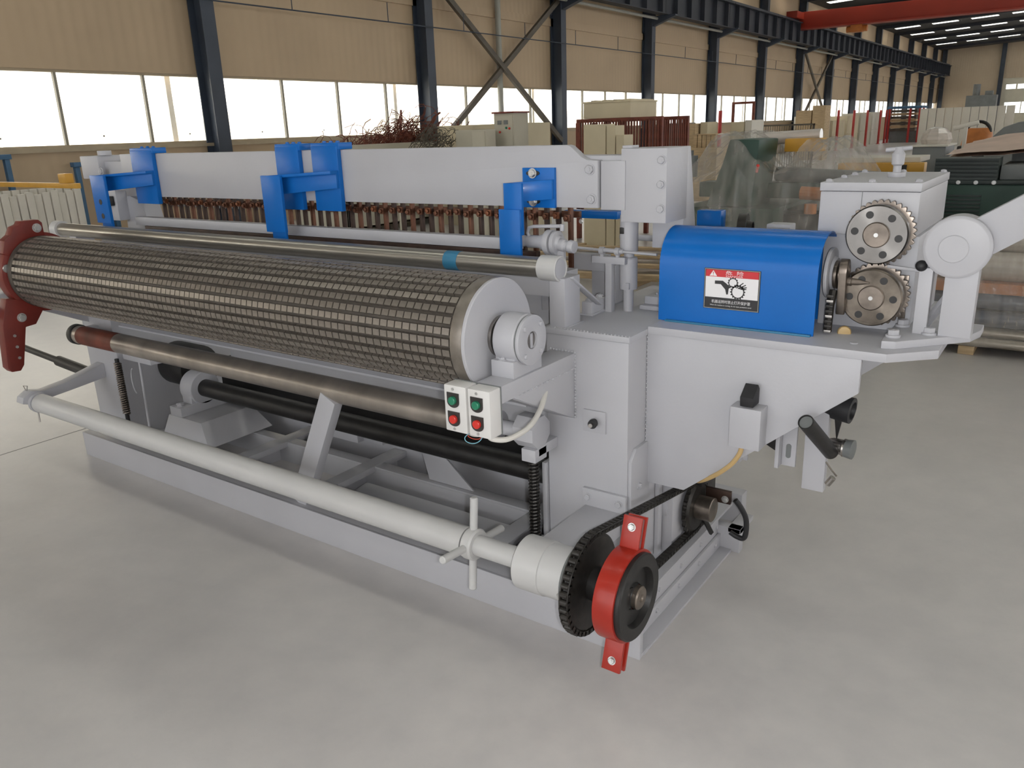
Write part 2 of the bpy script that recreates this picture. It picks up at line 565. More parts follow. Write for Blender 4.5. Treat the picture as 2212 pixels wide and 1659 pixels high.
# down pipe, conduit and rail
struct('downpipe', MB().cyl((-12.1, 16.25, 0.0), (-12.1, 16.25, 7.0), 0.075, 14), 'downpipe')
cd = struct('cable_conduit', MB().cyl((-11.78, Y0, 3.87), (-11.78, Y1, 3.87), 0.014, 6), 'colblue')
for k in range(24):
    y = 4.0 + k*2.6
    struct('hanger', MB().cyl((-11.78, y, 3.87), (-11.78, y, 4.25), 0.010, 5), 'colblue', cd)
struct('busbar_rail', MB().cyl((-11.7, Y0, 4.98), (-11.7, Y1, 4.98), 0.045, 8), 'downpipe')
for k in range(len(COLY)):
    ya = COLY[k]
    yb = COLY[k+1] if k+1 < len(COLY) else Y1-0.1
    g = struct('crane_girder', MB().box(-11.45, -11.43, ya, yb-0.03, 5.08, 5.95).box(-11.6, -11.26, ya, yb-0.03, 5.06, 5.09)
               .box(-11.64, -11.22, ya, yb-0.03, 5.93, 5.97).box(-11.47, -11.40, ya, yb-0.03, 5.97, 6.08), 'girder')
    for i in range(5):
        yy = ya + (yb-ya)*(i+0.5)/5
        struct('stiffener', MB().box(-11.43, -11.27, yy-0.012, yy+0.012, 5.09, 5.93), 'girder', g)

# the walls on the camera's side of the hall, with the same window band
wr = struct('wall_right', MB().box(13.0, 13.2, Y0, Y1, 0, 1.2).box(13.0, 13.12, Y0, Y1, 4.6, 8.6), 'cladding')
wf = struct('wall_front', MB().box(-12.4, -7, Y0-0.2, Y0, 0, 8.5).box(3, 13.1, Y0-0.2, Y0, 0, 8.5).box(-7, 3, Y0-0.2, Y0, 5.2, 8.5), 'cladding_x')

# far end wall with a door
we = struct('wall_back', MB().box(-12.4, -6.9, 88, 88.2, 0, 7.9).box(-2.6, 16, 88, 88.2, 0, 8.8).box(-6.9, -2.6, 88, 88.2, 4.6, 8.2), 'cladding_x')
for x in (-11.9, -7.1, -2.3, 2.5, 7.3):
    struct('steel_column', h_section(x-0.18, x+0.18, 87.8, 0.3, 0, 7.9), 'colblue')
dr = struct('door_1', MB().box(-6.9, -2.6, 88.05, 88.12, 4.05, 4.6).box(-6.9, -2.6, 88.05, 88.12, 2.5, 3.65).box(-6.9, -2.6, 88.05, 88.12, 0, 1.55)
            .box(-6.9, -6.55, 88.05, 88.12, 1.55, 2.5).box(-6.9, -6.6, 88.05, 88.12, 3.65, 4.05), 'creamgrey')
for i in range(5):
    x = -6.5 + i*0.8
    struct('pane', MB().box(x, x+0.68, 88.07, 88.08, 3.68, 4.02), 'skylight', dr)
    struct('stile', MB().box(x+0.68, x+0.8, 88.05, 88.12, 3.65, 4.05), 'creamgrey', dr)
for i in range(3):
    x = -6.5 + i*1.3
    struct('pane', MB().box(x, x+1.24, 88.07, 88.08, 1.57, 2.48), 'skylight', dr)
    struct('stile', MB().box(x+1.24, x+1.3, 88.05, 88.12, 1.55, 2.5), 'creamgrey', dr)

# roof: dark sheeting with translucent strips, rafters along each column line
def roofz(x): return 7.35 + (x+12.3)*0.045
ce = struct('ceiling', MB().box(-12.4, -12.3, Y0, Y1, 7.2, 7.4), 'roof')
RX0, RX1 = -12.4, 13.0
def slab(x0, x1, y0, y1, t=0.06):
    return [(x0,y0,roofz(x0)),(x1,y0,roofz(x1)),(x1,y1,roofz(x1)),(x0,y1,roofz(x0)),(x0,y0,roofz(x0)+t),(x1,y0,roofz(x1)+t),(x1,y1,roofz(x1)+t),(x0,y1,roofz(x0)+t)]
SEG = 11
for k in range(len(COLY)):
    ya = COLY[k]
    yb = COLY[k+1] if k+1 < len(COLY) else Y1
    ym = (ya+yb)/2
    mb = MB().hexa(slab(RX0, RX1, ya, ym-0.36)).hexa(slab(RX0, RX1, ym+0.36, yb))
    dx = (RX1-RX0)/SEG
    for i in range(SEG):
        x0 = RX0 + dx*i
        mb.hexa(slab(x0, x0+0.75, ym-0.36, ym+0.36))
    struct('roof_sheet', mb, 'roof', ce)
    for i in range(SEG):
        x0 = RX0 + dx*i
        struct('skylight', MB().hexa(slab(x0+0.75, x0+dx, ym-0.36, ym+0.36, 0.01)), 'skylight', ce)
    struct('rafter', MB().hexa([(a, ya+b, roofz(a)-0.2+c) for c in (0, 0.18) for a, b in ((RX0+0.2, -0.1), (RX1, -0.1), (RX1, 0.1), (RX0+0.2, 0.1))]), 'girder', ce)

# overhead crane
cr = thing('overhead_crane', (-11.4, 40, 6.08), 'long red overhead crane bridge high under the dark roof', 'crane')
part('bridge_girder', MB().box(-11.9, 12.5, 39.7, 40.25, 5.72, 6.42), 'cranered', cr, 0.03)
part('lower_flange', MB().box(-11.9, 12.5, 39.62, 40.33, 5.66, 5.72), 'cranered', cr)
part('end_carriage', MB().box(-11.7, -11.2, 38.6, 41.4, 6.08, 6.38), 'cranered', cr, 0.02)
part('hoist', MB().box(-9.1, -8.6, 39.8, 40.2, 5.35, 5.66).cyl((-9.3, 40, 5.5), (-8.4, 40, 5.5), 0.14, 14), 'orange', cr)

# pale building outside, seen through the glass
ob = thing('neighbour_building', (-36, 20, -0.1), 'pale sunlit building outside beyond the long glazed wall', 'building')
part('facade', MB().box(-40, -36, -30, 80, -0.1, 11), 'facade', ob)
part('canopy', MB().box(-36, -35.2, -30, 80, 2.9, 3.15), 'facade', ob)
for k in range(22):
    for z in (0.8, 4.2):
        y = -22 + k*4.4
        f = part('window', MB().box(-36.0, -35.96, y, y+2.0, z, z+1.7), 'facwin', ob)
        part('glazing_bar', MB().box(-35.96, -35.93, y+0.96, y+1.04, z, z+1.7).box(-35.96, -35.93, y, y+2.0, z+1.1, z+1.17), 'facade', f)

# ================================================================== THE MACHINE
mc = thing('mesh_welding_machine', (-1.65, 0.4, 0), 'large pale grey wire mesh welding machine with toothed steel drum and blue guards', 'machine')
def P(name, mb, m='paint', bevel=0.003, parent=None, label=None):
    return part(name, mb, m, parent or mc, bevel, label)

# ---- base frame
bs = P('base_frame', MB().box(-3.3, 0, 0, 0.012, 0, 0.13).box(-3.3, 0, 0.012, 0.075, 0.118, 0.13).box(-3.3, -0.002, 0.012, 0.075, 0, 0.012)
       .box(-0.070, -0.058, 0.012, 0.80, 0.0, 0.130).box(-0.058, -0.004, 0.012, 0.03, 0.0, 0.126)
       .box(-3.3, -3.29, 0.012, 1.1, 0, 0.13).box(-3.29, -3.22, 0.075, 1.1, 0.118, 0.13)
       .box(-3.3, -0.05, 1.04, 1.10, 0, 0.13), 'paint', 0.002)
for x in (-0.70, -1.66, -2.28, -2.95):
    P('cross_member', MB().box(x-0.04, x+0.04, 0.075, 1.04, 0.085, 0.115).box(x-0.04, x-0.028, 0.075, 1.04, 0, 0.085), 'paint', 0.002, bs)
P('rear_rail', MB().box(-3.2, -0.45, 0.50, 0.56, 0.10, 0.112).box(-3.2, -0.45, 0.50, 0.508, 0, 0.10), 'paint', 0.001, bs)
P('rear_rail', MB().box(-3.2, -0.45, 0.72, 0.78, 0.13, 0.142).box(-3.2, -0.45, 0.72, 0.728, 0, 0.13), 'paint', 0.001, bs)
P('top_plate', MB().box(-0.46, -0.057, 0.075, 0.95, 0.122, 0.134), 'paint', 0.002, bs)
P('foot_angle', MB().box(-0.057, 0, 0.031, 0.80, 0, 0.010).box(-0.057, -0.046, 0.031, 0.80, 0.010, 0.066), 'paint', 0.001, bs)
P('drip_tray', MB().hexa([(-1.6, 0.09, 0.02), (-0.5, 0.09, 0.02), (-0.5, 0.42, 0.06), (-1.6, 0.42, 0.06), (-1.6, 0.09, 0.03), (-0.5, 0.09, 0.03), (-0.5, 0.42, 0.07), (-1.6, 0.42, 0.07)]), 'paint', 0.001, bs)
for y in (0.22, 0.40, 0.58, 0.74):
    bolt(bs, (-0.046, y, 0.042), (1, 0, 0), 0.007)
    bolt(bs, (-0.058, y+0.04, 0.098), (1, 0, 0), 0.007)
P('rear_foot', MB().box(-0.10, 0.03, 0.80, 0.84, 0, 0.10).box(-0.02, 0.03, 0.80, 0.95, 0.08, 0.10), 'paint', 0.002, bs)
# black beam behind the lower shafts; black sheet added for the void's darkness
P('dark_beam', MB().box(-2.9, -0.46, 0.62, 0.72, 0.22, 0.44), 'black', 0.004)
P('void_shade_panel', MB().box(-1.2, -0.46, 0.80, 0.82, 0.13, 0.62), 'black', 0.002)
P('lower_bus_cover', MB().box(-2.7, -0.46, 0.56, 0.60, 0.46, 0.60), 'paint', 0.003)

# ---- right and left columns
def column(x0, x1, sgn):
    c = P('column', MB().box(x0, x1, 0.20, 0.90, 0.13 if sgn > 0 else 0, 0.962), 'paint', 0.007)
    P('deck', MB().box(x0-0.002, x1+0.004, 0.196, 1.0, 0.962, 0.982), 'paint', 0.003, c)
    return c
cr_ = column(-0.455, -0.152, 1)
cl_ = column(-3.48, -3.18, -1)
sp = P('inspection_plate', MB().box(-0.311, -0.229, 0.192, 0.2, 0.649, 0.724), 'paint', 0.001, cr_)
P('knob', MB().lathe((-0.268, 0.192, 0.687), (0.25, -1, 0.05), [(0, 0.011), (0.012, 0.011), (0.014, 0.015), (0.030, 0.015), (0.033, 0.012)], 16), 'rubber', 0, cr_)
P('pull_stub', MB().cyl((-0.262, 0.162, 0.689), (-0.258, 0.145, 0.690), 0.007, 10), 'steel', 0, cr_)
sidep = P('side_plate', MB().prism([(0.205, 0.33), (0.34, 0.33), (0.34, 0.60), (0.24, 0.60), (0.205, 0.565)], 'x', -0.152, -0.140), 'paint', 0.001, cr_)
bolt(sidep, (-0.140, 0.262, 0.462), (1, 0, 0), 0.010)
P('side_strap', MB().box(-0.150, -0.135, 0.41, 0.44, 0.13, 0.46), 'paint', 0.001, cr_)
P('side_boss', MB().cyl((-0.152, 0.52, 0.30), (-0.12, 0.52, 0.30), 0.075, 28), 'paint', 0.003, cr_)
bolt(cr_, (-0.15, 0.47, 0.44), (1, 0, 0), 0.011)
P('weld_bead', bead((-0.1505, 0.2, 0.983), (-0.42, 0.2, 0.983), 0.003, 0.012), 'paint', 0, cr_)

# ---- front arm that carries the drum bearing, with gusset and welds
def drum_arm(x0, x1):
    a = P('bearing_arm', MB().box(x0, x1, -0.215, 0.20, 0.855, 0.908), 'paint', 0.004)
    P('arm_gusset', MB().prism([(-0.15, 0.856), (0.2, 0.856), (0.2, 0.682)], 'x', x1-0.014, x1-0.002), 'paint', 0.001, a)
    P('arm_gusset', MB().prism([(-0.15, 0.856), (0.2, 0.856), (0.2, 0.682)], 'x', x0+0.002, x0+0.014), 'paint', 0.001, a)
    P('arm_underside', MB().hexa([(x0+0.01, -0.14, 0.848), (x1-0.01, -0.14, 0.848), (x1-0.01, 0.2, 0.682), (x0+0.01, 0.2, 0.682), (x0+0.01, -0.14, 0.854), (x1-0.01, -0.14, 0.854), (x1-0.01, 0.2, 0.692), (x0+0.01, 0.2, 0.692)]), 'paint', 0, a)
    return a
ar = drum_arm(-0.436, -0.344)
al = drum_arm(-3.50, -3.40)
P('weld_bead', bead((-0.343, 0.197, 0.91), (-0.343, 0.197, 0.69), 0.0045), 'paint', 0, ar)
P('weld_bead', bead((-0.3435, 0.19, 0.857), (-0.3435, -0.12, 0.857), 0.003, 0.008), 'paint', 0, ar)
P('weld_bead', bead((-0.343, 0.197, 0.911), (-0.436, 0.197, 0.911), 0.0045), 'paint', 0, ar)

# ---- drum
DY, DZ, DR = -0.060, 1.011, 0.1755
dm = P('drum', MB().cyl((-3.19, DY, DZ), (-0.47, DY, DZ), DR-0.0125, 128), 'drum', 0, label='long steel drum studded with rows of square teeth')
P('end_band', MB().pipe((-0.503, DY, DZ), (-0.462, DY, DZ), DR, DR-0.02, 128), 'pad', 0.001, dm)
P('end_band', MB().pipe((-3.20, DY, DZ), (-3.16, DY, DZ), DR, DR-0.02, 128), 'drum', 0.001, dm)
P('end_cap', MB().lathe((-0.462, DY, DZ), (1, 0, 0), [(0, DR-0.001), (0.008, DR-0.001), (0.010, DR-0.004)], 96), 'paint', 0, dm, 'pale grey drum end cap')
P('end_cap', MB().cyl((-3.215, DY, DZ), (-3.20, DY, DZ), DR-0.004, 96), 'darkred', 0, dm)
NR = 34
DX = 0.0305
NA = int((3.16-0.505)/DX)
cand = []
for i in range(NA):
    x = -0.505 - DX*(i+0.5)
    for k in range(NR):
        th = 2*math.pi*k/NR + math.radians(7.23)
        n = Vector((0, math.cos(th), math.sin(th)))
        p = Vector((x, DY, DZ)) + n*DR
        tc = Vector((0.9346, -1.9475, 1.6)) - p
        f = n.dot(tc.normalized())/tc.length_squared
        cand.append((f, x, th))
cand.sort(key=lambda q: -q[0])
hx, hw, h0 = 0.0132, 0.0098, -0.0140
def mk_pad():
    return MB().add([(-hx-.0004,-hw-.0006,h0),(hx+.0004,-hw-.0006,h0),(hx+.0004,hw+.0022,h0),(-hx-.0004,hw+.0022,h0),(-hx,-hw,0),(hx,-hw,0),(hx,hw,0),(-hx,hw,0)],
        [(3,2,1,0),(4,5,6,7),(0,1,5,4),(1,2,6,5),(2,3,7,6),(3,0,4,7)]).mesh('tooth', smooth=False)
def pad_quat(th):
    n = Vector((0, math.cos(th), math.sin(th)))
    xa = Vector((1, 0, 0))
    return Matrix((xa, n.cross(xa), n)).transposed().to_quaternion()
near = [c for c in cand if c[0] > 0][:300]
rest = cand[300:]
for f, x, th in near:
    stamp('tooth', 'tooth', mk_pad, 'pad', dm, (x, DY+math.cos(th)*DR, DZ+math.sin(th)*DR), quat=pad_quat(th))
mb = MB()
vv = [Vector(q) for q in ((-hx-.0004,-hw-.0006,h0),(hx+.0004,-hw-.0006,h0),(hx+.0004,hw+.0022,h0),(-hx-.0004,hw+.0022,h0),(-hx,-hw,0),(hx,-hw,0),(hx,hw,0),(-hx,hw,0))]
for f, x, th in rest:
    q = pad_quat(th)
    o = Vector((x, DY+math.cos(th)*DR, DZ+math.sin(th)*DR))
    mb.add([o + q @ v for v in vv], [(4,5,6,7),(0,1,5,4),(1,2,6,5),(2,3,7,6),(3,0,4,7)])
tf = place('tooth_field', mb.mesh('tooth_field', 0, False, wloc(dm)), 'pad', dm)
tf['kind'] = 'stuff'
# shaft and bearing
P('shaft', MB().lathe((-0.453, DY, DZ), (1, 0, 0), [(0, 0.062), (0.012, 0.062), (0.012, 0.05), (0.05, 0.05)], 40), 'steel', 0.001, dm)
bg_ = P('bearing_housing', MB().lathe((-0.428, DY, DZ), (1, 0, 0), [(0, 0.070), (0.006, 0.077), (0.074, 0.077), (0.078, 0.073)], 56)
        .box(-0.432, -0.352, DY-0.075, DY+0.075, 0.908, 0.958).box(-0.426, -0.358, DY-0.06, DY+0.06, 0.95, 0.99), 'paint', 0.002, label='white bearing block at the near end of the drum')
P('bearing_cover', MB().pipe((-0.345, DY, DZ), (-0.333, DY, DZ), 0.075, 0.026, 56), 'paint', 0.002, bg_)
P('gap_shade_ring', MB().cyl((-0.352, DY, DZ), (-0.3455, DY, DZ), 0.0725, 48), 'greybg', 0, bg_)  # dark ring put in as the shade of the gap behind the cover
P('shaft_end', MB().cyl((-0.36, DY, DZ), (-0.341, DY, DZ), 0.0265, 32), 'steel', 0.001, bg_)
P('lock_key', MB().box(-0.341, -0.336, DY-0.004, DY+0.006, DZ-0.024, DZ+0.02), 'paint', 0.001, bg_)
for k in range(4):
    q = math.pi/4 + k*math.pi/2
    P('cover_screw', MB().lathe((-0.333, DY+0.058*math.cos(q), DZ+0.058*math.sin(q)), (1, 0, 0), [(0, 0.0075), (0.005, 0.0075), (0.007, 0.005)], 14), 'paint', 0, bg_)
bolt(bg_, (-0.40, DY-0.062, 0.958), (0, 0, 1), 0.010)
bolt(bg_, (-0.40, DY+0.062, 0.958), (0, 0, 1), 0.010)

# ---- red clamp housing on the far end of the drum
rc = P('drum_clamp', MB().prism([(DY+math.cos(a)*0.192, DZ+math.sin(a)*0.192) for a in [2*math.pi*i/64 for i in range(64)]], 'x', -3.285, -3.215)
       , 'darkred', 0.003, label='dull red clamp housing at the far end of the drum')
P('clamp_ear', MB().prism([(DY-0.03, DZ+0.17), (DY+0.035, DZ+0.16), (DY+0.035, DZ+0.235), (DY+0.02, DZ+0.25), (DY-0.06, DZ+0.25), (DY-0.07, DZ+0.235), (DY-0.10, DZ+0.225), (DY-0.12, DZ+0.19), (DY-0.15, DZ+0.17), (DY-0.17, DZ+0.11), (DY-0.12, DZ+0.08)], 'x', -3.27, -3.21), 'darkred', 0.004, rc)
P('clamp_ear', MB().prism([(DY-0.02, DZ-0.15), (DY-0.11, DZ-0.12), (DY-0.20, DZ-0.10), (DY-0.24, DZ-0.22), (DY-0.26, DZ-0.43), (DY-0.245, DZ-0.452), (DY-0.205, DZ-0.455), (DY-0.185, DZ-0.43), (DY-0.14, DZ-0.25), (DY-0.09, DZ-0.245)], 'x', -3.27, -3.21), 'darkred', 0.004, rc)
bolt(rc, (-3.21, DY+0.005, DZ+0.212), (1, 0, 0), 0.016, 'bolt')
bolt(rc, (-3.21, DY-0.15, DZ-0.20), (1, 0, 0), 0.016, 'bolt')
for dz in (-0.28, -0.335, -0.39):
    P('pin', MB().cyl((-3.212, DY-0.20, DZ+dz), (-3.205, DY-0.20, DZ+dz), 0.007, 10), 'bolt', 0, rc)
P('clamp_pad', MB().cyl((-3.3, DY-0.165, DZ+0.04), (-3.205, DY-0.165, DZ+0.04), 0.02, 14), 'bolt', 0, rc)
P('clamp_link', MB().bar((-3.33, -0.9, 0.86), (-3.33, -0.10, 0.85), 0.05, 0.045), 'paint', 0.003, rc)

# ---- upper galvanised tube with collars and posts
TY, TZ = 0.22, 1.172
tb = P('guide_tube', MB().pipe((-3.53, TY, TZ), (-0.455, TY, TZ), 0.0335, 0.030, 40), 'chrome', 0, label='slim galvanised guide tube behind the drum')
P('colour_band', MB().pipe((-0.868, TY, TZ), (-0.808, TY, TZ), 0.0341, 0.033, 40), 'bandblue', 0, tb)
P('tube_collar', MB().lathe((-0.475, TY, TZ), (1, 0, 0), [(0, 0.036), (0, 0.041), (0.068, 0.041), (0.070, 0.037), (0.066, 0.035), (0.066, 0.001)], 40, cap=False), 'tubepaint', 0, tb)
P('tube_end_disc', MB().cyl((-0.42, TY, TZ), (-0.4065, TY, TZ), 0.0325, 32), 'paint', 0.001, tb)
P('tube_collar', MB().lathe((-3.585, TY, TZ), (1, 0, 0), [(0, 0.001), (0, 0.044), (0.06, 0.044), (0.06, 0.033)], 40, cap=False), 'tubepaint', 0, tb)
po = P('tube_post', MB().box(-0.447, -0.388, 0.213, 0.31, 0.982, 1.142), 'paint', 0.003)
P('post_brace', MB().bar((-0.392, 0.25, 1.14), (-0.385, 0.43, 1.02), 0.028, 0.006, (0, 0.6, 1)), 'paint', 0.001, po)
P('post_foot', MB().box(-0.46, -0.38, 0.205, 0.32, 0.98, 0.984), 'paint', 0.001, po)
P('tube_post', MB().box(-3.46, -3.39, 0.213, 0.31, 0.982, 1.142), 'paint', 0.003)

# ---- cross beam and plates behind the drum
P('cross_beam', MB().box(-3.2, -0.45, 0.245, 0.33, 1.072, 1.134), 'paint', 0.003)
P('back_plate', MB().box(-3.18, -0.455, 0.37, 0.385, 0.70, 1.075), 'paint', 0.002)
P('apron_plate', MB().hexa([(-3.1, 0.14, 0.750), (-0.5, 0.14, 0.750), (-0.5, 0.36, 0.80), (-3.1, 0.36, 0.80), (-3.1, 0.14, 0.757), (-0.5, 0.14, 0.757), (-0.5, 0.36, 0.807), (-3.1, 0.36, 0.807)]), 'paint', 0)

# ---- upper beam
def xz(name, poly, y0, y1, m='paint', bev=0.003, par=None):
    return P(name, MB().prism(poly, 'y', y0, y1), m, bev, par)
arc = [(-0.50+0.0, 1.546), (-0.488, 1.543), (-0.465, 1.525), (-0.445, 1.508), (-0.425, 1.4985), (-0.40, 1.497)]
bm_ = xz('upper_beam', [(-3.20, 1.335), (-0.383, 1.343)] + [(-0.383, 1.496)] + arc[::-1] + [(-3.20, 1.546)], 0.42, 0.455, 'paint', 0.003)
P('beam_core', MB().box(-3.5, -0.30, 0.455, 0.56, 1.36, 1.51), 'paint', 0.004, bm_)
xz('joint_plate', [(-0.378, 1.338), (-0.29, 1.338), (-0.29, 1.494), (-0.378, 1.494)], 0.432, 0.455, 'paint', 0.002, bm_)
for p in ((-0.412, 1.468), (-0.406, 1.372)):
    bolt(bm_, (p[0], 0.42, p[1]), (0, -1, 0), 0.014)
eb = P('end_box', MB().box(-0.307, -0.148, 0.437, 0.60, 1.300, 1.531), 'paint', 0.003)
P('end_gusset', MB().prism([(0.60, 1.531), (0.625, 1.531), (0.70, 1.20), (0.58, 1.20), (0.58, 1.30)], 'x', -0.26, -0.150), 'paint', 0.002, eb)
P('end_lug', MB().box(-0.31, -0.275, 0.45, 0.50, 1.531, 1.540), 'paint', 0.002, eb)
for z in (1.495, 1.421, 1.345):
    bolt(eb, (-0.166, 0.437, z), (0, -1, 0), 0.0115)
elb = P('end_box', MB().box(-3.60, -3.42, 0.42, 0.60, 1.42, 1.54), 'paint', 0.006)
P('end_lug', MB().cyl((-3.43, 0.47, 1.54), (-3.43, 0.47, 1.565), 0.035, 16), 'paint', 0.002, elb)
bolt(elb, (-3.40, 0.42, 1.46), (0, -1, 0), 0.015)
P('left_guide_block', MB().box(-3.48, -3.34, 0.44, 0.62, 1.20, 1.40).prism([(-3.40, 0.98), (-3.12, 0.98), (-3.20, 1.30), (-3.36, 1.34)], 'y', 0.50, 0.60), 'paint', 0.004)
P('left_clip', MB().box(-3.42, -3.36, 0.40, 0.44, 1.28, 1.33), 'black', 0.004)

# guide shafts
def guide(x, y):
    g = P('guide_shaft', MB().cyl((x, y, 0.98), (x, y, 1.34), 0.0175, 24), 'paint', 0)
    P('shaft_sleeve', MB().lathe((x, y, 1.060), (0, 0, 1), [(0, 0.019), (0, 0.030), (0.105, 0.030), (0.11, 0.027), (0.11, 0.019)], 32, cap=False), 'paint', 0, g)
    P('shaft_sleeve', MB().lathe((x, y, 1.192), (0, 0, 1), [(0, 0.018), (0, 0.031), (0.12, 0.031), (0.12, 0.018)], 32, cap=False), 'paint', 0, g)
    P('sleeve_slot', MB().obox((x-0.012, y-0.028, 1.262), (0.018, 0.006, 0.022), Matrix.Identity(3)), 'black', 0.002, g)
    P('sleeve_flat', MB().box(x+0.004, x+0.018, y-0.0335, y-0.026, 1.063, 1.085), 'paint', 0.001, g)
    return g
guide(-0.325, 0.535)
guide(-3.31, 0.535)

# ---- blue brackets on the beam
def blue_clamp(name, xs, leg_x, yf, arm_z=1.44):
    b = None
    for (x0, x1) in xs:
        mbq = MB().box(x0, x1, 0.398, 0.42, 1.302, 1.562).box(x0, x1+0.012, 0.40, 0.475, 1.547, 1.574)
        if b is None:
            b = P(name, mbq, 'blue', 0.003)
        else:
            P('clamp_plate', mbq, 'blue', 0.003, b)
        for i in range(3):
            bolt(b, (x0+(x1-x0)*(0.3+0.22*i), 0.435+0.005*i, 1.574), (0, 0, 1), 0.0075, 'blue')
    xa, xb = leg_x
    xe = xs[-1][1]-0.004
    ye = 0.385
    dz = 0.018
    # oblique angle section from the leg back to the clamp plates
    P('arm', MB().hexa([(xa, yf, arm_z-0.004), (xe, ye-0.03, arm_z-0.004+dz), (xe, 0.40, arm_z-0.004+dz), (xa, yf+0.05, arm_z-0.004),
                        (xa, yf, arm_z+0.008), (xe, ye-0.03, arm_z+0.008+dz), (xe, 0.40, arm_z+0.008+dz), (xa, yf+0.05, arm_z+0.008)])
      .hexa([(xa, yf+0.03, arm_z-0.075), (xe, ye, arm_z-0.062+dz), (xe, ye+0.014, arm_z-0.062+dz), (xa, yf+0.044, arm_z-0.075),
             (xa, yf+0.03, arm_z-0.003), (xe, ye, arm_z-0.003+dz), (xe, ye+0.014, arm_z-0.003+dz), (xa, yf+0.044, arm_z-0.003)]), 'blue', 0.001, b)
    P('leg', MB().box(xa, xb, yf, yf+0.014, 1.215, arm_z+0.01).box(xa+0.02, xb-0.015, yf+0.014, yf+0.024, 1.135, 1.30), 'blue', 0.002, b)
    return b
blue_clamp('blue_bracket', [(-1.947, -1.80), (-1.72, -1.566)], (-1.945, -1.822), 0.305)
lb = blue_clamp('blue_bracket', [(-3.065, -2.875)], (-3.215, -3.085), 0.25)
for z in (1.32, 1.25):
    P('hole', MB().cyl((-3.15, 0.2490, z), (-3.15, 0.251, z), 0.014, 12), 'black', 0, lb)
rb = P('blue_bracket', MB().box(-0.672, -0.542, 0.408, 0.42, 1.341, 1.474), 'blue', 0.001)
P('arm', MB().hexa([(-0.672, 0.30, 1.365), (-0.545, 0.395, 1.372), (-0.545, 0.409, 1.372), (-0.672, 0.312, 1.365), (-0.672, 0.30, 1.43), (-0.545, 0.395, 1.436), (-0.545, 0.409, 1.436), (-0.672, 0.312, 1.43)]), 'blue', 0.001, rb)
P('leg', MB().box(-0.675, -0.602, 0.296, 0.308, 1.26, 1.43).box(-0.69, -0.604, 0.285, 0.297, 1.13, 1.345), 'blue', 0.001, rb)
for z in (1.456, 1.362):
    P('slot', MB().prism([(-0.628+0.022*math.cos(a)*1.25, z+0.010*math.sin(a)) for a in [2*math.pi*i/20 for i in range(20)]], 'y', 0.4055, 0.409), 'black', 0, rb)
    bolt(rb, (-0.628, 0.405, z), (0, -1, 0), 0.0125, 'bolt')

# ---- electrodes, bus bar, lower rails
rail = P('electrode_rail', MB().box(-3.12, -0.70, 0.40, 0.445, 1.190, 1.232), 'paint', 0.003)
cb = P('comb_strip', MB().box(-3.05, -0.62, 0.405, 0.43, 1.125, 1.188), 'copperdark', 0.001)
P('bus_bar', MB().box(-3.02, -0.52, 0.535, 0.55, 1.296, 1.318), 'copper', 0.001)
def mk_el():
    return MB().box(-0.0068, 0.0068, -0.009, 0.009, -0.14, 0.14).mesh('electrode', 0.0015)
def mk_cl():
    return MB().box(-0.011, 0.011, -0.006, 0.004, -0.012, 0.012).cyl((0, -0.006, 0), (0, -0.016, 0), 0.008, 10).mesh('clamp', 0.001)
def mk_tip():
    return MB().sphere((0,0,0), 0.004, 8, 6).mesh('pin')
for k in range(51):
    x = -0.535 - 0.0492*k
    e = stamp('electrode', 'el%d' % (k % 3 == 0), mk_el, 'copper' if k % 3 == 0 else 'copperdark', mc, (x, 0.50, 1.215))
    stamp('clamp', 'cl%d' % (k % 6 == 1), mk_cl, 'orangecu' if k % 6 == 1 else 'copper', e, (x+0.006*((k*7) % 3-1), 0.486, 1.300+0.004*((k*5) % 3)))
    bolt(e, (x+0.0246, 0.53, 1.285), (0, -1, 0), 0.0065, 'bolt')
    stamp('pin', 'pin', mk_tip, 'bolt', cb, (x, 0.404, 1.128))

# ---- adjuster with crank handle beside the beam, rods and small posts
ad = P('adjuster', MB().lathe((-0.62, 0.36, 1.232), (1, 0, 0), [(0, 0.022), (0.055, 0.022), (0.055, 0.027), (0.075, 0.027), (0.078, 0.043), (0.098, 0.043)], 32), 'paint', 0.001, label='painted adjuster with a bent crank handle')
P('flange', MB().lathe((-0.515, 0.36, 1.231), (1, -0.0, 0), [(0, 0.041), (0.014, 0.041), (0.016, 0.028), (0.028, 0.024)], 32), 'paint', 0.001, ad)
P('knob', MB().lathe((-0.487, 0.35, 1.228), (1, -0.05, -0.1), [(0, 0.020), (0.018, 0.022), (0.022, 0.018), (0.034, 0.018), (0.038, 0.022), (0.058, 0.020)], 24), 'paint', 0.001, ad)
P('nozzle', MB().lathe((-0.62, 0.36, 1.232), (-1, 0, 0), [(0, 0.017), (0.02, 0.02), (0.04, 0.014), (0.06, 0.005)], 20), 'paint', 0, ad)
P('crank_handle', MB().tube([(-0.61, 0.355, 1.235), (-0.618, 0.352, 1.262), (-0.612, 0.35, 1.279), (-0.595, 0.35, 1.284), (-0.49, 0.36, 1.288)], 0.006, 10), 'paint', 0, ad)
P('handle_knob', MB().cyl((-0.485, 0.36, 1.272), (-0.485, 0.36, 1.295), 0.008, 10), 'paint', 0.001, ad)
P('ear', MB().box(-0.545, -0.475, 0.352, 0.368, 1.12, 1.215), 'paint', 0.003, ad)
P('adjuster_post', MB().box(-0.56, -0.46, 0.34, 0.42, 1.0, 1.14), 'paint', 0.003)
P('push_rod', MB().cyl((-0.46, 0.49, 1.197), (-0.20, 0.49, 1.191), 0.0045, 10).cyl((-0.40, 0.49, 1.196), (-0.325, 0.49, 1.194), 0.0075, 10), 'paint', 0)
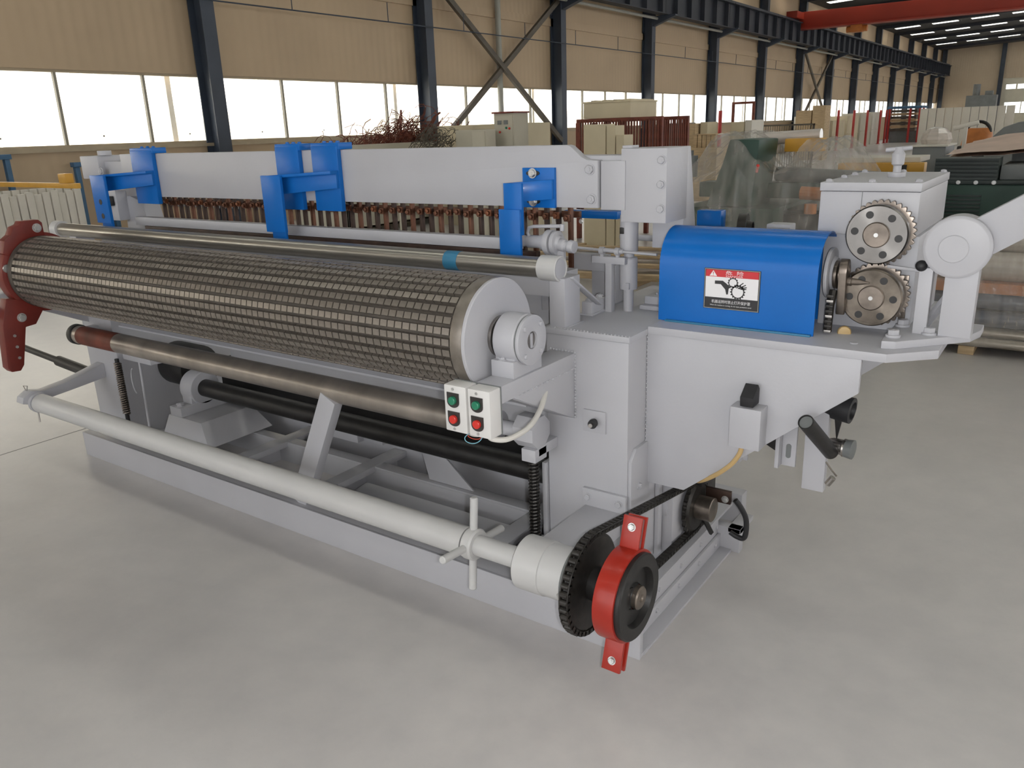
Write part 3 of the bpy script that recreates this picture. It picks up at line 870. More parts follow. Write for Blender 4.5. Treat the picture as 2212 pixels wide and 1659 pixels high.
P('connecting_rod', MB().cyl((-0.49, 0.35, 1.224), (-0.44, 0.49, 1.197), 0.0045, 8), 'paint', 0)
tp = P('rod_rest', MB().box(-0.444, -0.316, 0.486, 0.510, 1.150, 1.174).box(-0.391, -0.366, 0.486, 0.512, 0.98, 1.152), 'paint', 0.002)
for x in (-0.405, -0.345):
    P('eyelet', MB().pipe((x-0.008, 0.49, 1.194), (x+0.008, 0.49, 1.194), 0.013, 0.0075, 18).box(x-0.006, x+0.006, 0.487, 0.495, 1.172, 1.184), 'paint', 0, tp)
bk = P('bearing_foot', MB().box(-0.435, -0.395, 0.40, 0.52, 0.982, 1.03).box(-0.44, -0.39, 0.395, 0.53, 0.982, 0.99), 'paint', 0.003)
for y in (0.42, 0.49):
    bolt(bk, (-0.415, y, 1.03), (0, 0, 1), 0.012)
P('slide_rail', MB().box(-0.295, 0.10, 0.60, 0.70, 0.982, 1.025).box(-0.30, 0.10, 0.57, 0.74, 0.982, 0.998), 'paint', 0.003)
for x in (-0.26, -0.20):
    bolt(mc, (x, 0.64, 1.025), (0, 0, 1), 0.009)
P('rear_gusset', MB().prism([(-0.30, 1.0), (-0.10, 1.0), (-0.12, 1.17), (-0.20, 1.16)], 'y', 0.95, 0.97), 'paint', 0.001)
P('rear_tube', MB().cyl((-0.60, 1.0, 1.17), (0.2, 1.0, 1.17), 0.012, 12), 'paint', 0)
P('rear_bracket', MB().box(-0.52, -0.42, 0.62, 0.70, 0.98, 1.12).box(-0.6, -0.45, 0.60, 0.64, 1.10, 1.16), 'paint', 0.003)
P('rear_blue_bar', MB().box(-0.85, -0.60, 0.97, 1.03, 1.242, 1.272), 'blue', 0.003)
P('rear_blue_block', MB().box(-0.255, -0.16, 0.95, 1.0, 1.20, 1.29), 'blue', 0.004)
P('rear_sprocket', MB().lathe((-0.115, 1.02, 1.20), (1, 0.2, 0), [(0, 0.055), (0, 0.075), (0.03, 0.075), (0.03, 0.05), (0.05, 0.045)], 26, cap=False), 'chain', 0)
P('rear_motor_cap', MB().box(0.0, 0.085, 0.98, 1.05, 1.18, 1.245).cyl((0.085, 1.01, 1.21), (0.115, 1.01, 1.21), 0.014, 10), 'paint', 0.01)

# ---- big front plate and shelf on the right
gp = P('front_plate', MB().prism([(-0.150, 0.966), (0.494, 0.966), (0.494, 0.868), (-0.010, 0.452), (-0.150, 0.452)], 'y', 0.325, 0.343), 'paint', 0.002)
P('weld_bead', bead((-0.149, 0.324, 0.955), (-0.149, 0.324, 0.46), 0.0032, 0.014), 'paint', 0, gp)
P('rear_plate', MB().prism([(-0.150, 0.966), (0.494, 0.966), (0.494, 0.868), (-0.010, 0.452), (-0.150, 0.452)], 'y', 0.70, 0.716), 'paint', 0.002)
sh = P('shelf', MB().prism([(-0.148, 0.322), (0.556, 0.322), (0.668, 0.428), (0.668, 1.10), (-0.148, 1.10)], 'z', 0.966, 0.991), 'paint', 0.003)
tpz = P('support_plate', MB().prism([(0.525, 0.43), (0.53, 0.375), (0.565, 0.382), (0.727, 0.555), (0.745, 0.625), (0.745, 0.70), (0.525, 0.70)], 'z', 0.991, 1.013), 'paint', 0.003)
for p in ((0.548, 0.435), (0.548, 0.575), (0.628, 0.505)):
    P('stud_washer', MB().cyl((p[0], p[1], 1.013), (p[0], p[1], 1.020), 0.020, 20).cyl((p[0], p[1], 1.02), (p[0], p[1], 1.034), 0.016, 6), 'paint', 0.001, tpz)
P('flush_screw', MB().cyl((0.455, 0.40, 0.991), (0.455, 0.40, 0.994), 0.011, 16), 'paint', 0, sh)
bolt(sh, (0.512, 0.45, 0.966), (0, 0, -1), 0.012)

# ---- blue arched guard with danger sign
def arch(o):
    pts = [(0.42+o, 0.992), (0.42+o, 1.17)]
    for i in range(1, 16):
        a = math.pi - math.pi*i/16
        pts.append((0.535 + (0.115-o)*math.cos(a), 1.17 + (0.115-o)*math.sin(a)))
    pts += [(0.65-o, 1.17), (0.65-o, 0.992)]
    return pts
po_, pi_ = arch(0), arch(0.004)
mb = MB()
n = len(po_)
vs = [(-0.157, a, b) for a, b in po_] + [(0.336, a, b) for a, b in po_] + [(-0.157, a, b) for a, b in pi_] + [(0.336, a, b) for a, b in pi_]
fs = []
for i in range(n-1):
    fs += [(i, i+1, n+i+1, n+i), (2*n+i, 3*n+i, 3*n+i+1, 2*n+i+1), (i, 2*n+i, 2*n+i+1, i+1), (n+i, n+i+1, 3*n+i+1, 3*n+i)]
fs += [(0, n, 3*n, 2*n), (n-1, 2*n-1+0, 4*n-1, 3*n-1)]
mb.add(vs, fs)
gd = P('blue_guard', mb, 'blue', 0, label='arched blue sheet metal guard with a danger sign')
P('guard_end', MB().prism(pi_, 'x', -0.1545, -0.1515), 'blue', 0, gd)
P('hinge_strip', MB().box(-0.13, 0.33, 0.408, 0.421, 0.991, 0.997), 'bandblue', 0.001, gd)

sg = P('danger_sign', MB().box(-0.004, 0.172, 0.4178, 0.4200, 1.047, 1.173), 'signblack', 0, label='danger sign, hand caught between gears')
def S(name, mb, m): return P(name, mb, m, 0, sg)
def flat(x0, x1, z0, z1, y=0.4176): return MB().box(x0, x1, y, y+0.0003, z0, z1)
S('border_line', flat(-0.002, 0.170, 1.0485, 1.1715, 0.4177), 'signline')
S('border_inner', flat(-0.0008, 0.1688, 1.0497, 1.1703, 0.41745), 'signblack')
S('white_field', flat(0.0012, 0.1668, 1.0835, 1.1475, 0.4172), 'signwhite')
S('red_band', flat(0.0012, 0.1668, 1.1475, 1.169, 0.4172), 'signred')
mbt = MB().prism([(0.013, 1.1495), (0.037, 1.1495), (0.025, 1.1672)], 'y', 0.4168, 0.4171)
S('warning_triangle', mbt, 'signwhite')
S('exclamation', MB().prism([(0.0243, 1.1545), (0.0257, 1.1545), (0.0263, 1.1625), (0.0237, 1.1625)], 'y', 0.4165, 0.4168).box(0.0242, 0.0258, 0.4165, 0.4168, 1.1512, 1.153), 'signred')
def text_mb(body, size, x, z, y, width=None):
    cu = bpy.data.curves.new('lettering', 'FONT')
    cu.body = body
    cu.size = size
    cu.align_x = 'CENTER'
    cu.extrude = 0
    ob = bpy.data.objects.new('lettering_tmp', cu)
    COL.objects.link(ob)
    bpy.context.view_layer.update()
    dg = bpy.context.evaluated_depsgraph_get()
    me = bpy.data.meshes.new_from_object(ob.evaluated_get(dg))
    vs = [v.co.copy() for v in me.vertices]
    fs = [tuple(p.vertices) for p in me.polygons]
    bpy.data.objects.remove(ob)
    bpy.data.meshes.remove(me)
    bpy.data.curves.remove(cu)
    if not vs:
        return None
    k = 1.0
    if width:
        ww = max(v.x for v in vs) - min(v.x for v in vs)
        k = width/ww
    mb = MB()
    mb.add([(x+v.x*k, y, z+v.y) for v in vs], fs)
    return mb
for body, size, x, z, wd, m in (('危  险', 0.0125, 0.092, 1.1570, 0.056, 'signwhite'), ('DANGER', 0.0068, 0.092, 1.1492, 0.053, 'signwhite'),
                                ('机器运转时禁止打开保护罩', 0.0115, 0.084, 1.0665, 0.122, 'signwhite'),
                                ('When the machine is running, do not open protective cover', 0.0058, 0.084, 1.0575, 0.132, 'signwhite')):
    t = text_mb(body, size, x, z, 0.4168, wd)
    if t:
        o = place('lettering', t.mesh('lettering', 0, False, wloc(sg)), m, sg)
def gear_ring(cx, cz, r, ri, nt, y0, y1):
    mb = MB()
    k = nt*4
    po = []
    for i in range(k):
        a = 2*math.pi*i/k
        rr = r*1.17 if (i % 4) in (0, 1) else r
        po.append((cx+rr*math.cos(a), cz+rr*math.sin(a)))
    pi2 = [(cx+ri*math.cos(2*math.pi*i/k), cz+ri*math.sin(2*math.pi*i/k)) for i in range(k)]
    for i in range(k):
        j = (i+1) % k
        mb.add([(po[i][0], y0, po[i][1]), (po[j][0], y0, po[j][1]), (pi2[j][0], y0, pi2[j][1]), (pi2[i][0], y0, pi2[i][1])], [(0, 1, 2, 3)])
    return mb
gs = gear_ring(0.0885, 1.1325, 0.0145, 0.0118, 12, 0.4168, 0)
gs2 = gear_ring(0.1045, 1.105, 0.0205, 0.0172, 16, 0.4168, 0)
for nm, g_ in (('gear_symbol', gs), ('gear_symbol', gs2)):
    place(nm, g_.mesh(nm, 0, False, wloc(sg)), 'signblack', sg)
S('hand_symbol', MB().prism([(0.031, 1.1255), (0.031, 1.1355), (0.056, 1.1365), (0.066, 1.130), (0.077, 1.1215), (0.086, 1.1235), (0.082, 1.1175), (0.076, 1.1135), (0.074, 1.0955), (0.069, 1.0945), (0.065, 1.110), (0.056, 1.1195), (0.050, 1.1255)], 'y', 0.4166, 0.4169), 'signblack')
fing = MB()
for (a, b) in (((0.099, 1.117), (0.121, 1.134)), ((0.104, 1.116), (0.129, 1.128)), ((0.108, 1.1155), (0.132, 1.121)), ((0.113, 1.1145), (0.131, 1.1155))):
    d = Vector((b[0]-a[0], 0, b[1]-a[1])).normalized()
    s_ = Vector((-d.z, 0, d.x))*0.0015
    A, B = Vector((a[0], 0.4168, a[1])), Vector((b[0], 0.4168, b[1]))
    fing.add([A-s_, B-s_, B+s_, A+s_], [(0, 1, 2, 3)])
place('finger_symbol', fing.mesh('finger_symbol', 0, False, wloc(sg)), 'signblack', sg)

# ---- hubs at the right end of the guard and the drive belt
hb = P('drive_hub', MB().lathe((0.336, 0.55, 1.16), (1, 0, 0), [(0, 0.075), (0.010, 0.075), (0.012, 0.05), (0.022, 0.045)], 40), 'paint', 0.001)
P('hub_disc', MB().lathe((0.358, 0.53, 1.16), (1, 0, 0), [(0, 0.042), (0.010, 0.042), (0.013, 0.028), (0.020, 0.028)], 32), 'oilsteel', 0.001, hb)
P('cam_lever', MB().prism([(0.50+0.028*math.cos(a), 1.172+0.04*math.sin(a)) for a in [math.pi*i/12 for i in range(13)]] + [(0.478, 1.12), (0.485, 1.05), (0.50, 1.05), (0.525, 1.13)], 'x', 0.379, 0.401), 'oilsteel', 0.002, hb)
P('cam_spindle', MB().lathe((0.40, 0.50, 1.148), (1, -0.05, -0.02), [(0, 0.013), (0.012, 0.013), (0.014, 0.010), (0.03, 0.009), (0.06, 0.002)], 14), 'oilsteel', 0, hb)
dc = P('drive_chain', MB().tube([(0.366, 0.49, 1.12), (0.364, 0.475, 1.08), (0.363, 0.47, 1.0)], 0.012, 8), 'chain', 0)
for i in range(8):
    P('chain_link', MB().box(0.355, 0.375, 0.4575, 0.463, 0.998+0.015*i, 1.006+0.015*i), 'chain' if i % 3 else 'steel', 0.001, dc)
P('orange_plug', MB().lathe((0.40, 0.515, 0.993), (0.3, -1, 0.1), [(0, 0.014), (0.015, 0.020), (0.022, 0.017)], 18), 'cable_y', 0.001)

# ---- gear box with two drive gears
gb = P('gear_box', MB().box(0.300, 0.562, 0.598, 1.06, 0.991, 1.272), 'paint', 0.004)
P('upper_housing', MB().box(0.283, 0.554, 0.58, 1.09, 1.272, 1.396), 'paint', 0.004, gb)
lid = P('lid', MB().box(0.281, 0.556, 0.577, 1.093, 1.397, 1.4215), 'paint', 0.002, gb)
for p in ((0.30, 0.60), (0.30, 0.78), (0.30, 0.92), (0.30, 1.06), (0.42, 0.60), (0.54, 0.62), (0.54, 1.07), (0.42, 1.07)):
    bolt(gb, (p[0], p[1], 1.4215), (0, 0, 1), 0.009)
P('screw_boss', MB().cyl((0.442, 0.83, 1.4215), (0.442, 0.83, 1.436), 0.026, 20), 'paint', 0.002, gb)
P('adjusting_screw', MB().lathe((0.442, 0.83, 1.43), (0, 0, 1), [(0, 0.012), (0.025, 0.012), (0.03, 0.018), (0.06, 0.019), (0.068, 0.014), (0.08, 0.012)], 18), 'paint', 0, gb)
P('screw_handle', MB().cyl((0.405, 0.825, 1.502), (0.478, 0.835, 1.508), 0.0065, 10), 'paint', 0, gb)
P('front_seam', MB().box(0.40, 0.4015, 0.5785, 0.581, 1.33, 1.397), 'greybg', 0, gb)
P('gear_pocket', MB().box(0.53, 0.548, 0.590, 0.60, 1.02, 1.16), 'oilsteel', 0.002, gb)
def toothed(cx, cz, r, nt, y0, y1):
    k = nt*4
    po = []
    for i in range(k):
        a = 2*math.pi*i/k
        rr = (r*0.90, r*0.97, r, r*0.97)[i % 4]
        po.append((cx+rr*math.cos(a), cz+rr*math.sin(a)))
    return MB().prism(po, 'y', y0, y1)
def drive_gear(cz, cx, m, gx, gz, cap):
    g = P('drive_gear', toothed(gx, gz, 0.094, 32, 0.556, 0.574), 'oilsteel', 0.001)
    P('hub_plate', MB().lathe((cx, 0.530, cz), (0, -1, 0), [(0, 0.083), (0.026, 0.083), (0.030, 0.079)], 64), m, 0, g)
    P('rim', MB().pipe((cx, 0.5005, cz), (cx, 0.4985, cz), 0.0795, 0.073, 64), m, 0, g)
    P('hub_cap', MB().lathe((cx, 0.501, cz), (0, -1, 0), [(0, 0.036), (0.005, 0.036), (0.007, 0.033)], 40), cap, 0, g)
    P('centre_punch', MB().cyl((cx, 0.494, cz), (cx, 0.4925, cz), 0.006, 12), 'bolt', 0, g)
    P('spindle', MB().cyl((cx, 0.52, cz), (cx, 0.60, cz), 0.04, 24), 'oilsteel', 0, g)
    for i in range(6):
        a = math.radians(52 + 60*i) if cz > 1.2 else math.radians(0 + 60*i)
        x, z = cx+0.059*math.cos(a), cz+0.059*math.sin(a)
        P('hole', MB().lathe((x, 0.5002, z), (0, -1, 0), [(0, 0.0105), (0.0012, 0.0105)], 16), 'black', 0, g)
    return g
drive_gear(1.284, 0.465, 'spun', 0.465, 1.284, 'oilsteel')
drive_gear(1.104, 0.468, 'spunoil', 0.468, 1.104, 'oilsteel')

# ---- grey wheel on a post with swing arm
wp = P('wheel_post', MB().box(0.650, 0.730, 0.50, 0.56, 1.013, 1.24), 'paint', 0.002)
wh = P('wheel', MB().lathe((0.672, 0.50, 1.262), (0, -1, 0), [(-0.05, 0.083), (0.018, 0.083), (0.020, 0.081), (0.022, 0.076), (0.0225, 0.074)], 64), 'paint', 0)
P('wheel_hub', MB().lathe((0.664, 0.478, 1.258), (0, -1, 0), [(0, 0.037), (0.003, 0.037), (0.0045, 0.035)], 48), 'paint', 0, wh)
P('swing_arm', MB().prism([(0.695, 1.330), (0.755, 1.245), (1.23, 1.575), (1.18, 1.645)], 'y', 0.505, 0.56), 'paint', 0.003)
tpst = P('stop_post', MB().box(0.585, 0.620, 0.50, 0.535, 1.013, 1.20), 'paint', 0.002)
P('stop_ball', MB().sphere((0.589, 0.50, 1.205), 0.0155, 18, 12), 'rubber', 0, tpst)
P('stop_rod', MB().cyl((0.60, 0.51, 1.206), (0.66, 0.53, 1.20), 0.006, 10).cyl((0.50, 0.52, 1.195), (0.585, 0.51, 1.190), 0.005, 8), 'paint', 0, tpst)
P('wheel_strut', MB().bar((0.60, 0.60, 1.013), (0.66, 0.56, 1.12), 0.03, 0.012), 'paint', 0.001)

# ---- parts below the front plate
sw = P('switch_box', MB().box(0.154, 0.248, 0.262, 0.325, 0.664, 0.792), 'paint', 0.003, label='small grey switch box with a black lever on top')
P('switch_lever', MB().prism([(0.266, 0.796), (0.320, 0.796), (0.320, 0.842), (0.306, 0.858), (0.262, 0.826)], 'x', 0.182, 0.222), 'rubber', 0.003, sw)
P('lever_pivot', MB().cyl((0.203, 0.30, 0.788), (0.203, 0.30, 0.80), 0.012, 14), 'steel', 0, sw)
P('switch_cable', MB().tube(crv([(0.185, 0.30, 0.665), (0.178, 0.30, 0.63), (0.150, 0.305, 0.585), (0.10, 0.32, 0.535), (0.04, 0.345, 0.49), (0.0, 0.38, 0.47)]), 0.0075, 10), 'cable_y', 0)
P('switch_cable', MB().tube(crv([(0.10, 0.332, 0.542), (0.05, 0.35, 0.50), (-0.02, 0.39, 0.47)]), 0.007, 10), 'cable_w', 0)
lg = P('hanging_leg', MB().hexa([(0.332, 0.445, 0.494), (0.398, 0.445, 0.494), (0.398, 0.475, 0.494), (0.332, 0.475, 0.494), (0.330, 0.445, 0.90), (0.396, 0.445, 0.90), (0.396, 0.475, 0.90), (0.330, 0.475, 0.90)]), 'paint', 0.002)
P('handle_tube', MB().pipe((0.375, 0.265, 0.782), (0.413, 0.435, 0.636), 0.0225, 0.019, 28), 'black', 0, lg)
P('handle_core', MB().cyl((0.3755, 0.267, 0.780), (0.4128, 0.434, 0.637), 0.0191, 24), 'greybg', 0, lg)
P('tension_spring', MB().tube([(0.40, 0.44, 0.60), (0.42, 0.44, 0.575), (0.435, 0.44, 0.56)], 0.0025, 6).cyl((0.425, 0.44, 0.553), (0.410, 0.44, 0.528), 0.010, 12), 'steel', 0, lg)
P('slotted_bracket', MB().box(0.250, 0.262, 0.42, 0.47, 0.555, 0.86).box(0.262, 0.305, 0.455, 0.465, 0.555, 0.86), 'paint', 0.001)
P('bracket_slot', MB().prism([(0.282+0.008*math.cos(a), (0.622 if math.sin(a) >= 0 else 0.590)+0.008*math.sin(a)) for a in [2*math.pi*i/20 for i in range(20)]], 'y', 0.4535, 0.456), 'greybg', 0)
P('bracket_plate', MB().prism([(0.18, 0.62), (0.26, 0.58), (0.26, 0.72)], 'y', 0.47, 0.48), 'black', 0.001)
P('small_tab', MB().box(0.135, 0.145, 0.40, 0.44, 0.555, 0.64).box(0.145, 0.16, 0.43, 0.44, 0.555, 0.64), 'paint', 0.001)
P('rubber_buffer', MB().lathe((0.385, 0.48, 0.770), (1, -0.1, -0.08), [(0, 0.038), (0.07, 0.040), (0.072, 0.028), (0.06, 0.026)], 28), 'rubber', 0)
P('buffer_wedge', MB().prism([(0.40, 0.76), (0.425, 0.72), (0.415, 0.66)], 'y', 0.48, 0.49), 'black', 0)
P('hose_connector', MB().lathe((0.40, 0.46, 0.650), (1, -0.1, 0.0), [(0, 0.020), (0.012, 0.024), (0.04, 0.024), (0.044, 0.028), (0.068, 0.026)], 20), 'steel', 0)
P('connector_rubber', MB().lathe((0.447, 0.455, 0.650), (1, -0.1, 0.0), [(0, 0.027), (0.025, 0.030), (0.027, 0.02)], 20), 'greybg', 0)

# ---- button stations at the end of the arm
def station(x0, x1, lab):
    s = P('button_station', MB().box(x0, x1, -0.272, -0.218, 0.768, 0.910), 'white', 0.005, label=lab)
    P('back_seam', MB().box(x0-0.001, x1+0.001, -0.220, -0.215, 0.767, 0.911), 'greybg', 0.001, s)
    xm = x0 + (x1-x0)*0.42
    for z, b in ((0.866, 'green_btn'), (0.809, 'red_btn')):
        P('button_plate', MB().prism([(xm-0.0215, z+0.022), (xm+0.0215, z+0.022), (xm+0.0215, z-0.006)] + [(xm+0.0215*math.cos(a), z-0.006-0.017*math.sin(a)) for a in [math.pi*i/12 for i in range(1, 12)]] + [(xm-0.0215, z-0.006)], 'y', -0.2745, -0.271), 'btnplate', 0, s)
        P('push_button', MB().lathe((xm+0.001, -0.2745, z), (0, -1, 0), [(0, 0.0125), (0.008, 0.0125), (0.010, 0.0105)], 22), b, 0, s)
    for z in (0.899, 0.778):
        P('screw', MB().cyl((xm, -0.2725, z), (xm, -0.274, z), 0.0045, 12), 'bolt', 0, s)
    return s
station(-0.504, -0.424, 'left white push button station, green over red')
station(-0.418, -0.340, 'right white push button station, green over red')
P('station_cable', MB().tube(crv([(-0.375, -0.24, 0.768), (-0.36, -0.235, 0.755), (-0.33, -0.20, 0.75), (-0.315, -0.12, 0.762), (-0.33, -0.03, 0.79), (-0.36, 0.05, 0.83)]), 0.0085, 12), 'cable_w', 0)
P('loose_wire', MB().tube(crv([(-0.43, -0.245, 0.768), (-0.452, -0.25, 0.748), (-0.448, -0.25, 0.735), (-0.425, -0.25, 0.733), (-0.40, -0.25, 0.745), (-0.385, -0.245, 0.768)]), 0.0014, 6), 'cable_b', 0)
P('loose_wire', MB().tube(crv([(-0.435, -0.24, 0.768), (-0.445, -0.245, 0.752), (-0.425, -0.245, 0.746), (-0.40, -0.245, 0.752), (-0.39, -0.24, 0.768)]), 0.0014, 6), 'cable_r', 0)
P('loose_wire', MB().tube(crv([(-0.43, -0.235, 0.768), (-0.45, -0.24, 0.757), (-0.43, -0.24, 0.752), (-0.405, -0.24, 0.757), (-0.395, -0.235, 0.768)]), 0.0014, 6), 'cable_w', 0)

# ---- lower roller, its bearing, counter shaft, springs
LY, LZ = 0.10, 0.643
lr = P('lower_roller', MB().cyl((-3.32, LY, LZ), (-0.60, LY, LZ), 0.049, 48), 'roller', 0, label='brown oxidised steel roller below the drum')
P('rust_sleeve', MB().pipe((-3.28, LY, LZ), (-2.94, LY, LZ), 0.0497, 0.048, 48), 'rust', 0, lr)
P('roller_journal', MB().cyl((-0.60, LY, LZ), (-0.47, LY, LZ), 0.026, 24).lathe((-0.60, LY, LZ), (1, 0, 0), [(0, 0.054), (0.015, 0.054)], 32), 'paint', 0, lr)
P('roller_bearing', MB().prism([(LY+0.058*math.cos(a), LZ+0.01+0.058*math.sin(a)) for a in [math.pi/8+2*math.pi*i/8 for i in range(8)]], 'x', -0.495, -0.415), 'paint', 0.004, lr)
P('bearing_bracket', MB().box(-0.47, -0.415, 0.08, 0.2, 0.57, 0.605).box(-0.47, -0.415, 0.06, 0.13, 0.555, 0.60), 'paint', 0.003, lr)
P('far_bearing', MB().cyl((-3.36, LY, LZ), (-3.32, LY, LZ), 0.054, 28), 'black', 0.003, lr)
P('far_bearing_arm', MB().box(-3.36, -3.31, LY-0.01, 0.22, LZ-0.05, LZ+0.03), 'paint', 0.003, lr)
P('drip_guard', MB().prism([(0.17, 0.70), (0.30, 0.76), (0.30, 0.768), (0.17, 0.708)], 'x', -3.05, -0.52), 'paint', 0)
KY, KZ = 0.42, 0.345
cs = P('counter_shaft', MB().cyl((-2.78, KY, KZ), (-0.46, KY, KZ), 0.046, 36), 'black', 0, label='black counter shaft low inside the frame')
pb = P('pillow_block', MB().lathe((-2.86, KY, KZ), (1, 0, 0), [(0, 0.085), (0.005, 0.09), (0.095, 0.09), (0.10, 0.085)], 40).box(-2.86, -2.76, KY-0.16, KY+0.16, KZ-0.12, KZ-0.07).box(-2.85, -2.77, KY-0.085, KY+0.085, KZ-0.09, KZ), 'paint', 0.004)
P('pedestal', MB().hexa([(-2.90, KY-0.20, 0.115), (-2.50, KY-0.20, 0.115), (-2.50, KY+0.20, 0.115), (-2.90, KY+0.20, 0.115), (-2.88, KY-0.16, 0.225), (-2.60, KY-0.16, 0.225), (-2.60, KY+0.16, 0.225), (-2.88, KY+0.16, 0.225)]), 'paint', 0.004, pb)
bolt(pb, (-2.81, KY-0.13, 0.275), (0, 0, 1), 0.018)
P('far_motor', MB().cyl((-3.12, KY+0.08, 0.42), (-2.9, KY+0.08, 0.42), 0.12, 32), 'black', 0.006)
P('cover_plate', MB().hexa([(-3.16, 0.22, 0.500), (-2.90, 0.22, 0.500), (-2.86, 0.42, 0.50), (-3.12, 0.42, 0.50), (-3.16, 0.22, 0.53), (-2.90, 0.22, 0.53), (-2.86, 0.42, 0.53), (-3.12, 0.42, 0.53)]), 'paint', 0.004)
P('thin_rod', MB().cyl((-3.02, 0.22, 0.12), (-3.04, 0.24, 0.50), 0.007, 10), 'paint', 0)
P('cable_loop', MB().tube([(-3.08+0.03*math.cos(a), 0.22, 0.39+0.07*math.sin(a)) for a in [math.pi*0.5+math.pi*i/10 for i in range(11)]], 0.004, 6), 'paint', 0)
P('diagonal_strut', MB().bar((-1.375, 0.07, 0.625), (-1.605, 0.05, 0.128), 0.045, 0.088, (1, 0, 0.5)), 'paint', 0.003, label='leaning flat strut under the brown roller')
P('strut_gusset', MB().prism([(-1.30, 0.115), (-1.05, 0.115), (-1.20, 0.24), (-1.34, 0.26)], 'y', 0.52, 0.53), 'paint', 0.001)
P('inner_block', MB().box(-2.15, -1.85, 0.62, 0.78, 0.142, 0.20).box(-1.85, -1.72, 0.66, 0.74, 0.142, 0.22), 'paint', 0.004)
def spring(x, y, z0, z1, turns):
    s = P('spring_rod', MB().cyl((x, y, z0-0.06), (x, y, z1+0.02), 0.011, 14), 'black', 0)
    pts = []
    N = turns*10
    for i in range(N+1):
        a = 2*math.pi*i/10
        pts.append((x+0.0165*math.cos(a), y+0.0165*math.sin(a), z0+(z1-z0)*i/N))
    P('coil_spring', MB().tube(pts, 0.0042, 6), 'chain' if x > -1 else 'oilsteel', 0, s)
    return s
spring(-0.490, 0.16, 0.20, 0.535, 26)
spring(-3.16, 0.185, 0.20, 0.49, 24)
P('spring_post', MB().box(-0.475, -0.458, 0.19, 0.25, 0.13, 0.50), 'paint', 0.001)
P('far_rod', MB().cyl((-3.47, 0.30, 0.305), (-4.06, 0.30, 0.347), 0.032, 20).cyl((-4.05, 0.30, 0.346), (-4.75, 0.30, 0.396), 0.020, 18), 'black', 0)

# ---- lower arm, front tube, hand wheel, sprocket, chain, brake
AY, AZ = -0.170, 0.345
la = P('lower_arm', MB().box(-0.303, -0.170, -0.15, 0.19, 0.30, 0.385), 'paint', 0.004)
P('arm_flange', MB().prism([(-0.312, 0.36), (-0.150, 0.36), (-0.150, 0.446), (-0.312, 0.446)], 'y', 0.186, 0.199), 'paint', 0.001, la)
for x in (-0.292, -0.176):
    bolt(la, (x, 0.186, 0.416), (0, -1, 0), 0.0105)
P('tube_bearing', MB().lathe((-0.310, AY, AZ), (1, 0, 0), [(0, 0.034), (0, 0.074), (0.008, 0.084), (0.095, 0.084), (0.097, 0.081), (0.18, 0.081), (0.184, 0.072), (0.184, 0.03)], 56, cap=False), 'tubepaint', 0, la)
ft = P('front_tube', MB().cyl((-3.30, AY, AZ), (-0.53, AY, AZ), 0.048, 48), 'tubepaint', 0, label='long white painted tube along the front of the machine')
P('tube_stub', MB().cyl((-0.53, AY, AZ), (-0.32, AY, AZ), 0.0335, 40), 'tubepaint', 0, ft)
hwh = P('hand_spider', MB().lathe((-0.527, AY, AZ), (1, 0, 0), [(0, 0.046), (0.006, 0.052), (0.034, 0.052), (0.040, 0.047), (0.040, 0.034)], 40, cap=False), 'tubepaint', 0)
for d in ((0, 0.10, 1), (0, -0.10, -1), (0, 1, -0.1), (0, -1, 0.1)):
    d = Vector(d).normalized()
    c = Vector((-0.507, AY, AZ))
    P('spoke_handle', MB().lathe(c + d*0.048, d, [(0, 0.0128), (0.106, 0.0128), (0.109, 0.010)], 16), 'tubepaint', 0, hwh)
P('tube_far_end', MB().lathe((-3.42, AY, AZ), (1, 0, 0), [(0, 0.026), (0.03, 0.03), (0.055, 0.03), (0.055, 0.02), (0.12, 0.02)], 24), 'paint', 0.002, ft)
fa = P('far_tube_arm', MB().prism([(-0.235, 0.385), (-0.19, 0.41), (-0.13, 0.395), (0.0, 0.41), (0.2, 0.46), (0.2, 0.38), (0.0, 0.36), (-0.12, 0.35), (-0.20, 0.34), (-0.245, 0.355)], 'x', -3.40, -3.33), 'paint', 0.004)
P('far_ring', MB().pipe((-3.33, AY, AZ), (-3.305, AY, AZ), 0.052, 0.03, 28), 'paint', 0.002, fa)
P('cotter_pin', MB().tube([(-3.37, -0.20, 0.41), (-3.375, -0.205, 0.435), (-3.355, -0.195, 0.435), (-3.36, -0.20, 0.41)], 0.0025, 6).cyl((-3.32, -0.185, 0.30), (-3.315, -0.19, 0.245), 0.004, 8), 'steel', 0, fa)

CX = -0.078        # chain plane
RF, FY, FZ = 0.148, AY, AZ
RR, RY, RZ = 0.098, 0.600, 0.262
spk = P('front_sprocket', MB().lathe((CX-0.012, FY, FZ), (1, 0, 0), [(0, 0.03), (0, RF-0.012), (0.007, RF-0.003), (0.017, RF-0.003), (0.024, RF-0.012), (0.024, 0.03)], 72, cap=False), 'chain', 0, label='oily black sprocket on the front tube')
P('sprocket_backing', MB().cyl((CX-0.05, FY, FZ), (CX-0.012, FY, FZ), 0.10, 40), 'greybg', 0.002, spk)
P('sprocket_hub', MB().cyl((CX, FY, FZ), (0.03, FY, FZ), 0.05, 30), 'black', 0, spk)
bolt(spk, (CX-0.05, FY-0.08, FZ-0.02), (-0.2, -1, 0), 0.012, 'bolt')
def toothed_x(cy, cz, r, nt, x0, x1):
    k = nt*4
    return MB().prism([(cy+(r if (i % 4) in (1, 2) else r*0.90)*math.cos(2*math.pi*i/k), cz+(r if (i % 4) in (1, 2) else r*0.90)*math.sin(2*math.pi*i/k)) for i in range(k)], 'x', x0, x1)
